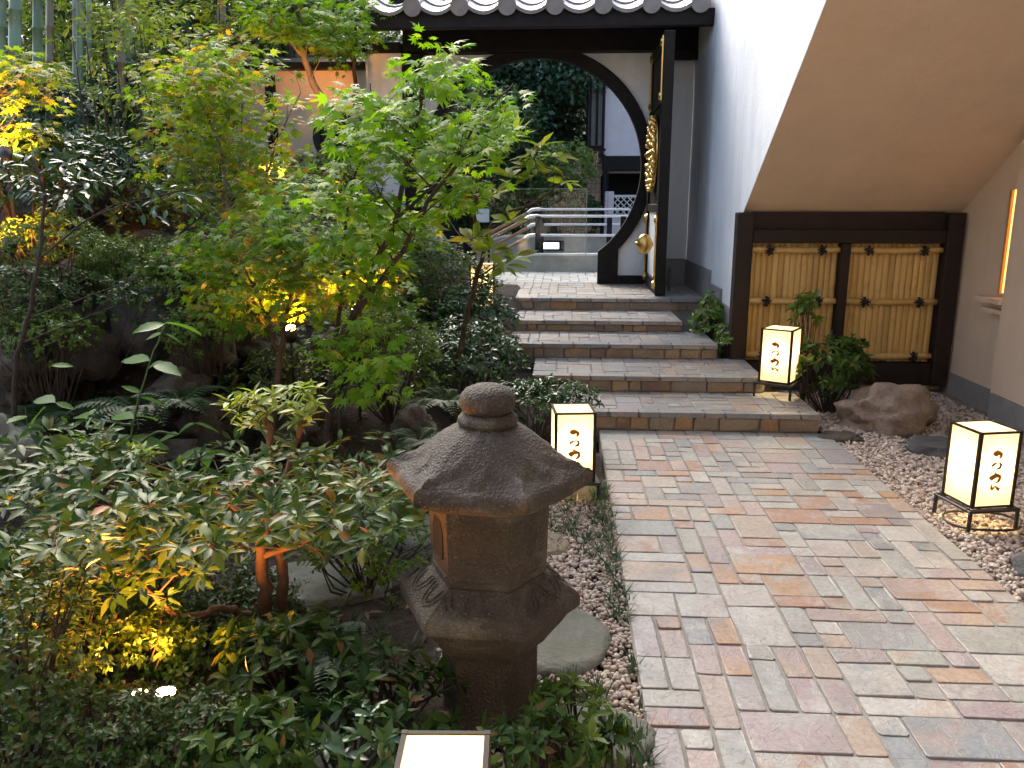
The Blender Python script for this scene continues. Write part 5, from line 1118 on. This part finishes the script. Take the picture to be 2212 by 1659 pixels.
# ground cover
def tufts(name, pts, n, L, mat, label=None):
    P = []; D = []; Nn = []; s = []
    for c in pts:
        for k in range(n): a = rng.uniform(0, 6.28); P.append(c + rng.normal(0, .008, 3) * (1, 1, 0)); D.append((math.cos(a), math.sin(a), rng.uniform(.5, 2))); Nn.append((math.cos(a), math.sin(a), -.6)); s.append(L * rng.uniform(.6, 1.2))
    v = np.array([(-.035, 0, 0), (.035, 0, 0), (-.03, .5, .04), (.03, .5, .04), (0, 1, .22)]); f = np.array([(0, 1, 3), (0, 3, 2), (2, 3, 4)])
    return cloud(name, (v, f), np.array(P), np.array(D), np.array(Nn, float), np.array(s), mat, None, kind='stuff')
pt = [np.array((.235 + rng.normal(0, .018), y, -.02)) for y in np.arange(2.75, 4.3, .03)] + [np.array((rng.uniform(-.16, .2), rng.uniform(3.3, 4.0), -.02)) for _ in range(55)] + [np.array((.245, y, -.02)) for y in (2.02, 2.04, 2.06, 2.42, 2.44, 2.2)] + [np.array((rng.uniform(-.12, .14), rng.uniform(2.2, 2.34), -.02)) for _ in range(26)] + [np.array((.24 + rng.normal(0, .02), y, -.02)) for y in np.arange(1.5, 2.0, .025)]
tufts('mondo_grass', pt, 16, .075, M['grass'])
gp_ = []
while len(gp_) < 260:
    x, y = rng.uniform(-2.6, -.35), rng.uniform(1.4, 4.8)
    gp_.append(np.array((x, y, ground(x, y) - .01)))
tufts('grassy_ground_cover', gp_, 12, .09, M['grass'])
P = []
while len(P) < 1500: x, y = rng.uniform(-4.5, -.3), rng.uniform(1.2, 7.5); P.append((x, y, ground(x, y) + .012))
P = np.array(P); a = rng.uniform(0, 6.28, len(P)); cloud('leaf_litter', TL, P, np.stack([np.cos(a), np.sin(a), rng.normal(0, .15, len(P))], 1), np.array([(rng.normal(0, .3), rng.normal(0, .3), 1) for _ in P]), rng.uniform(.03, .07, len(P)), M['litter'], None, kind='stuff')
# sparse creeping leaves over the bare slope
P = []
while len(P) < 11000:
    x, y = rng.uniform(-6.5, -.75), rng.uniform(4.6, 9.6); z = ground(x, y)
    if noise.noise((x * 1.1, y * 1.1, 4)) > -.12: P.append((x, y, z + rng.uniform(.02, .14)))
P = np.array(P); a = rng.uniform(0, 6.28, len(P)); cloud('slope_ground_cover', TL, P, np.stack([np.cos(a), np.sin(a), rng.normal(.1, .3, len(P))], 1), np.array([(rng.normal(0, .35), rng.normal(-.2, .35), 1) for _ in P]), rng.uniform(.04, .08, len(P)), M['azlight'], None, kind='stuff')

# ---------------------------------------------------------------- garden spotlights
def spotlight(label, p, aim, energy, size=1., angle=95):
    p = np.array(p, float); root = empty('garden_spotlight', p, label=label, cat='spotlight', group='garden spotlights'); q = Vector(aim) - Vector(p); rot = q.to_track_quat('Z', 'Y').to_matrix().to_4x4()
    h = MB().tube([(0, 0, -.07), (0, 0, -.06), (0, 0, .02)], [.02, .035 * size, .042 * size], 14).build('housing', M['black'], root, True); h.matrix_basis = rot
    l_ = MB().tube([(0, 0, .021), (0, 0, .026)], .036 * size, 14).build('lamp_lens', M['lens'], root, True); l_.matrix_basis = rot
    MB().tube([(0, 0, -.05), (0, 0, min(-.15, ground(p[0], p[1]) - p[2] - .03))], .009, 6).build('stake', M['black'], root)
    o = bpy.data.objects.new('lamp', bpy.data.lights.new('lamp', 'SPOT')); COL.objects.link(o); o.parent = root
    o.matrix_basis = Matrix.Translation(rot @ Vector((0, 0, .035))) @ (Vector(aim) - Vector(p)).to_track_quat('-Z', 'Y').to_matrix().to_4x4(); o.data.energy = energy; o.data.spot_size = R(angle + 50); o.data.spot_blend = .5; o.data.color = (1, .34, .055); o.data.shadow_soft_size = .03
spotlight('left-hand lamp of the glowing spotlight pair in the lower left shrubs', at(304, 1512, 2.15), at(304, 1512, 2.15) + (-.02, .06, .5), 24, .62)
spotlight('right-hand lamp of the glowing spotlight pair in the lower left shrubs', at(358, 1510, 2.12), at(358, 1510, 2.12) + (.03, .06, .5), 24, .78)
spotlight('garden spotlight at the base of the slender maple', at(627, 716, 4.75), at(600, 560, 4.6), 32)
spotlight('garden spotlight glowing behind the bright maple stems', at(768, 668, 5.0), at(740, 500, 4.8), 32)
spotlight('garden spotlight at the left edge lighting the orange maple', at(12, 330, 5.0), at(10, 200, 5.3), 50)
spotlight('garden spotlight at the left edge beside the grey rock', at(22, 525, 4.75), at(30, 440, 5.0), 40)
spotlight('garden spotlight in front of the cream wall', at(592, 378, 7.4), at(560, 200, 9.9), 170, angle=35)
spotlight('garden spotlight low behind the tall shrub lighting the wall', at(720, 420, 7.6), at(640, 300, 9.9), 90, angle=25)
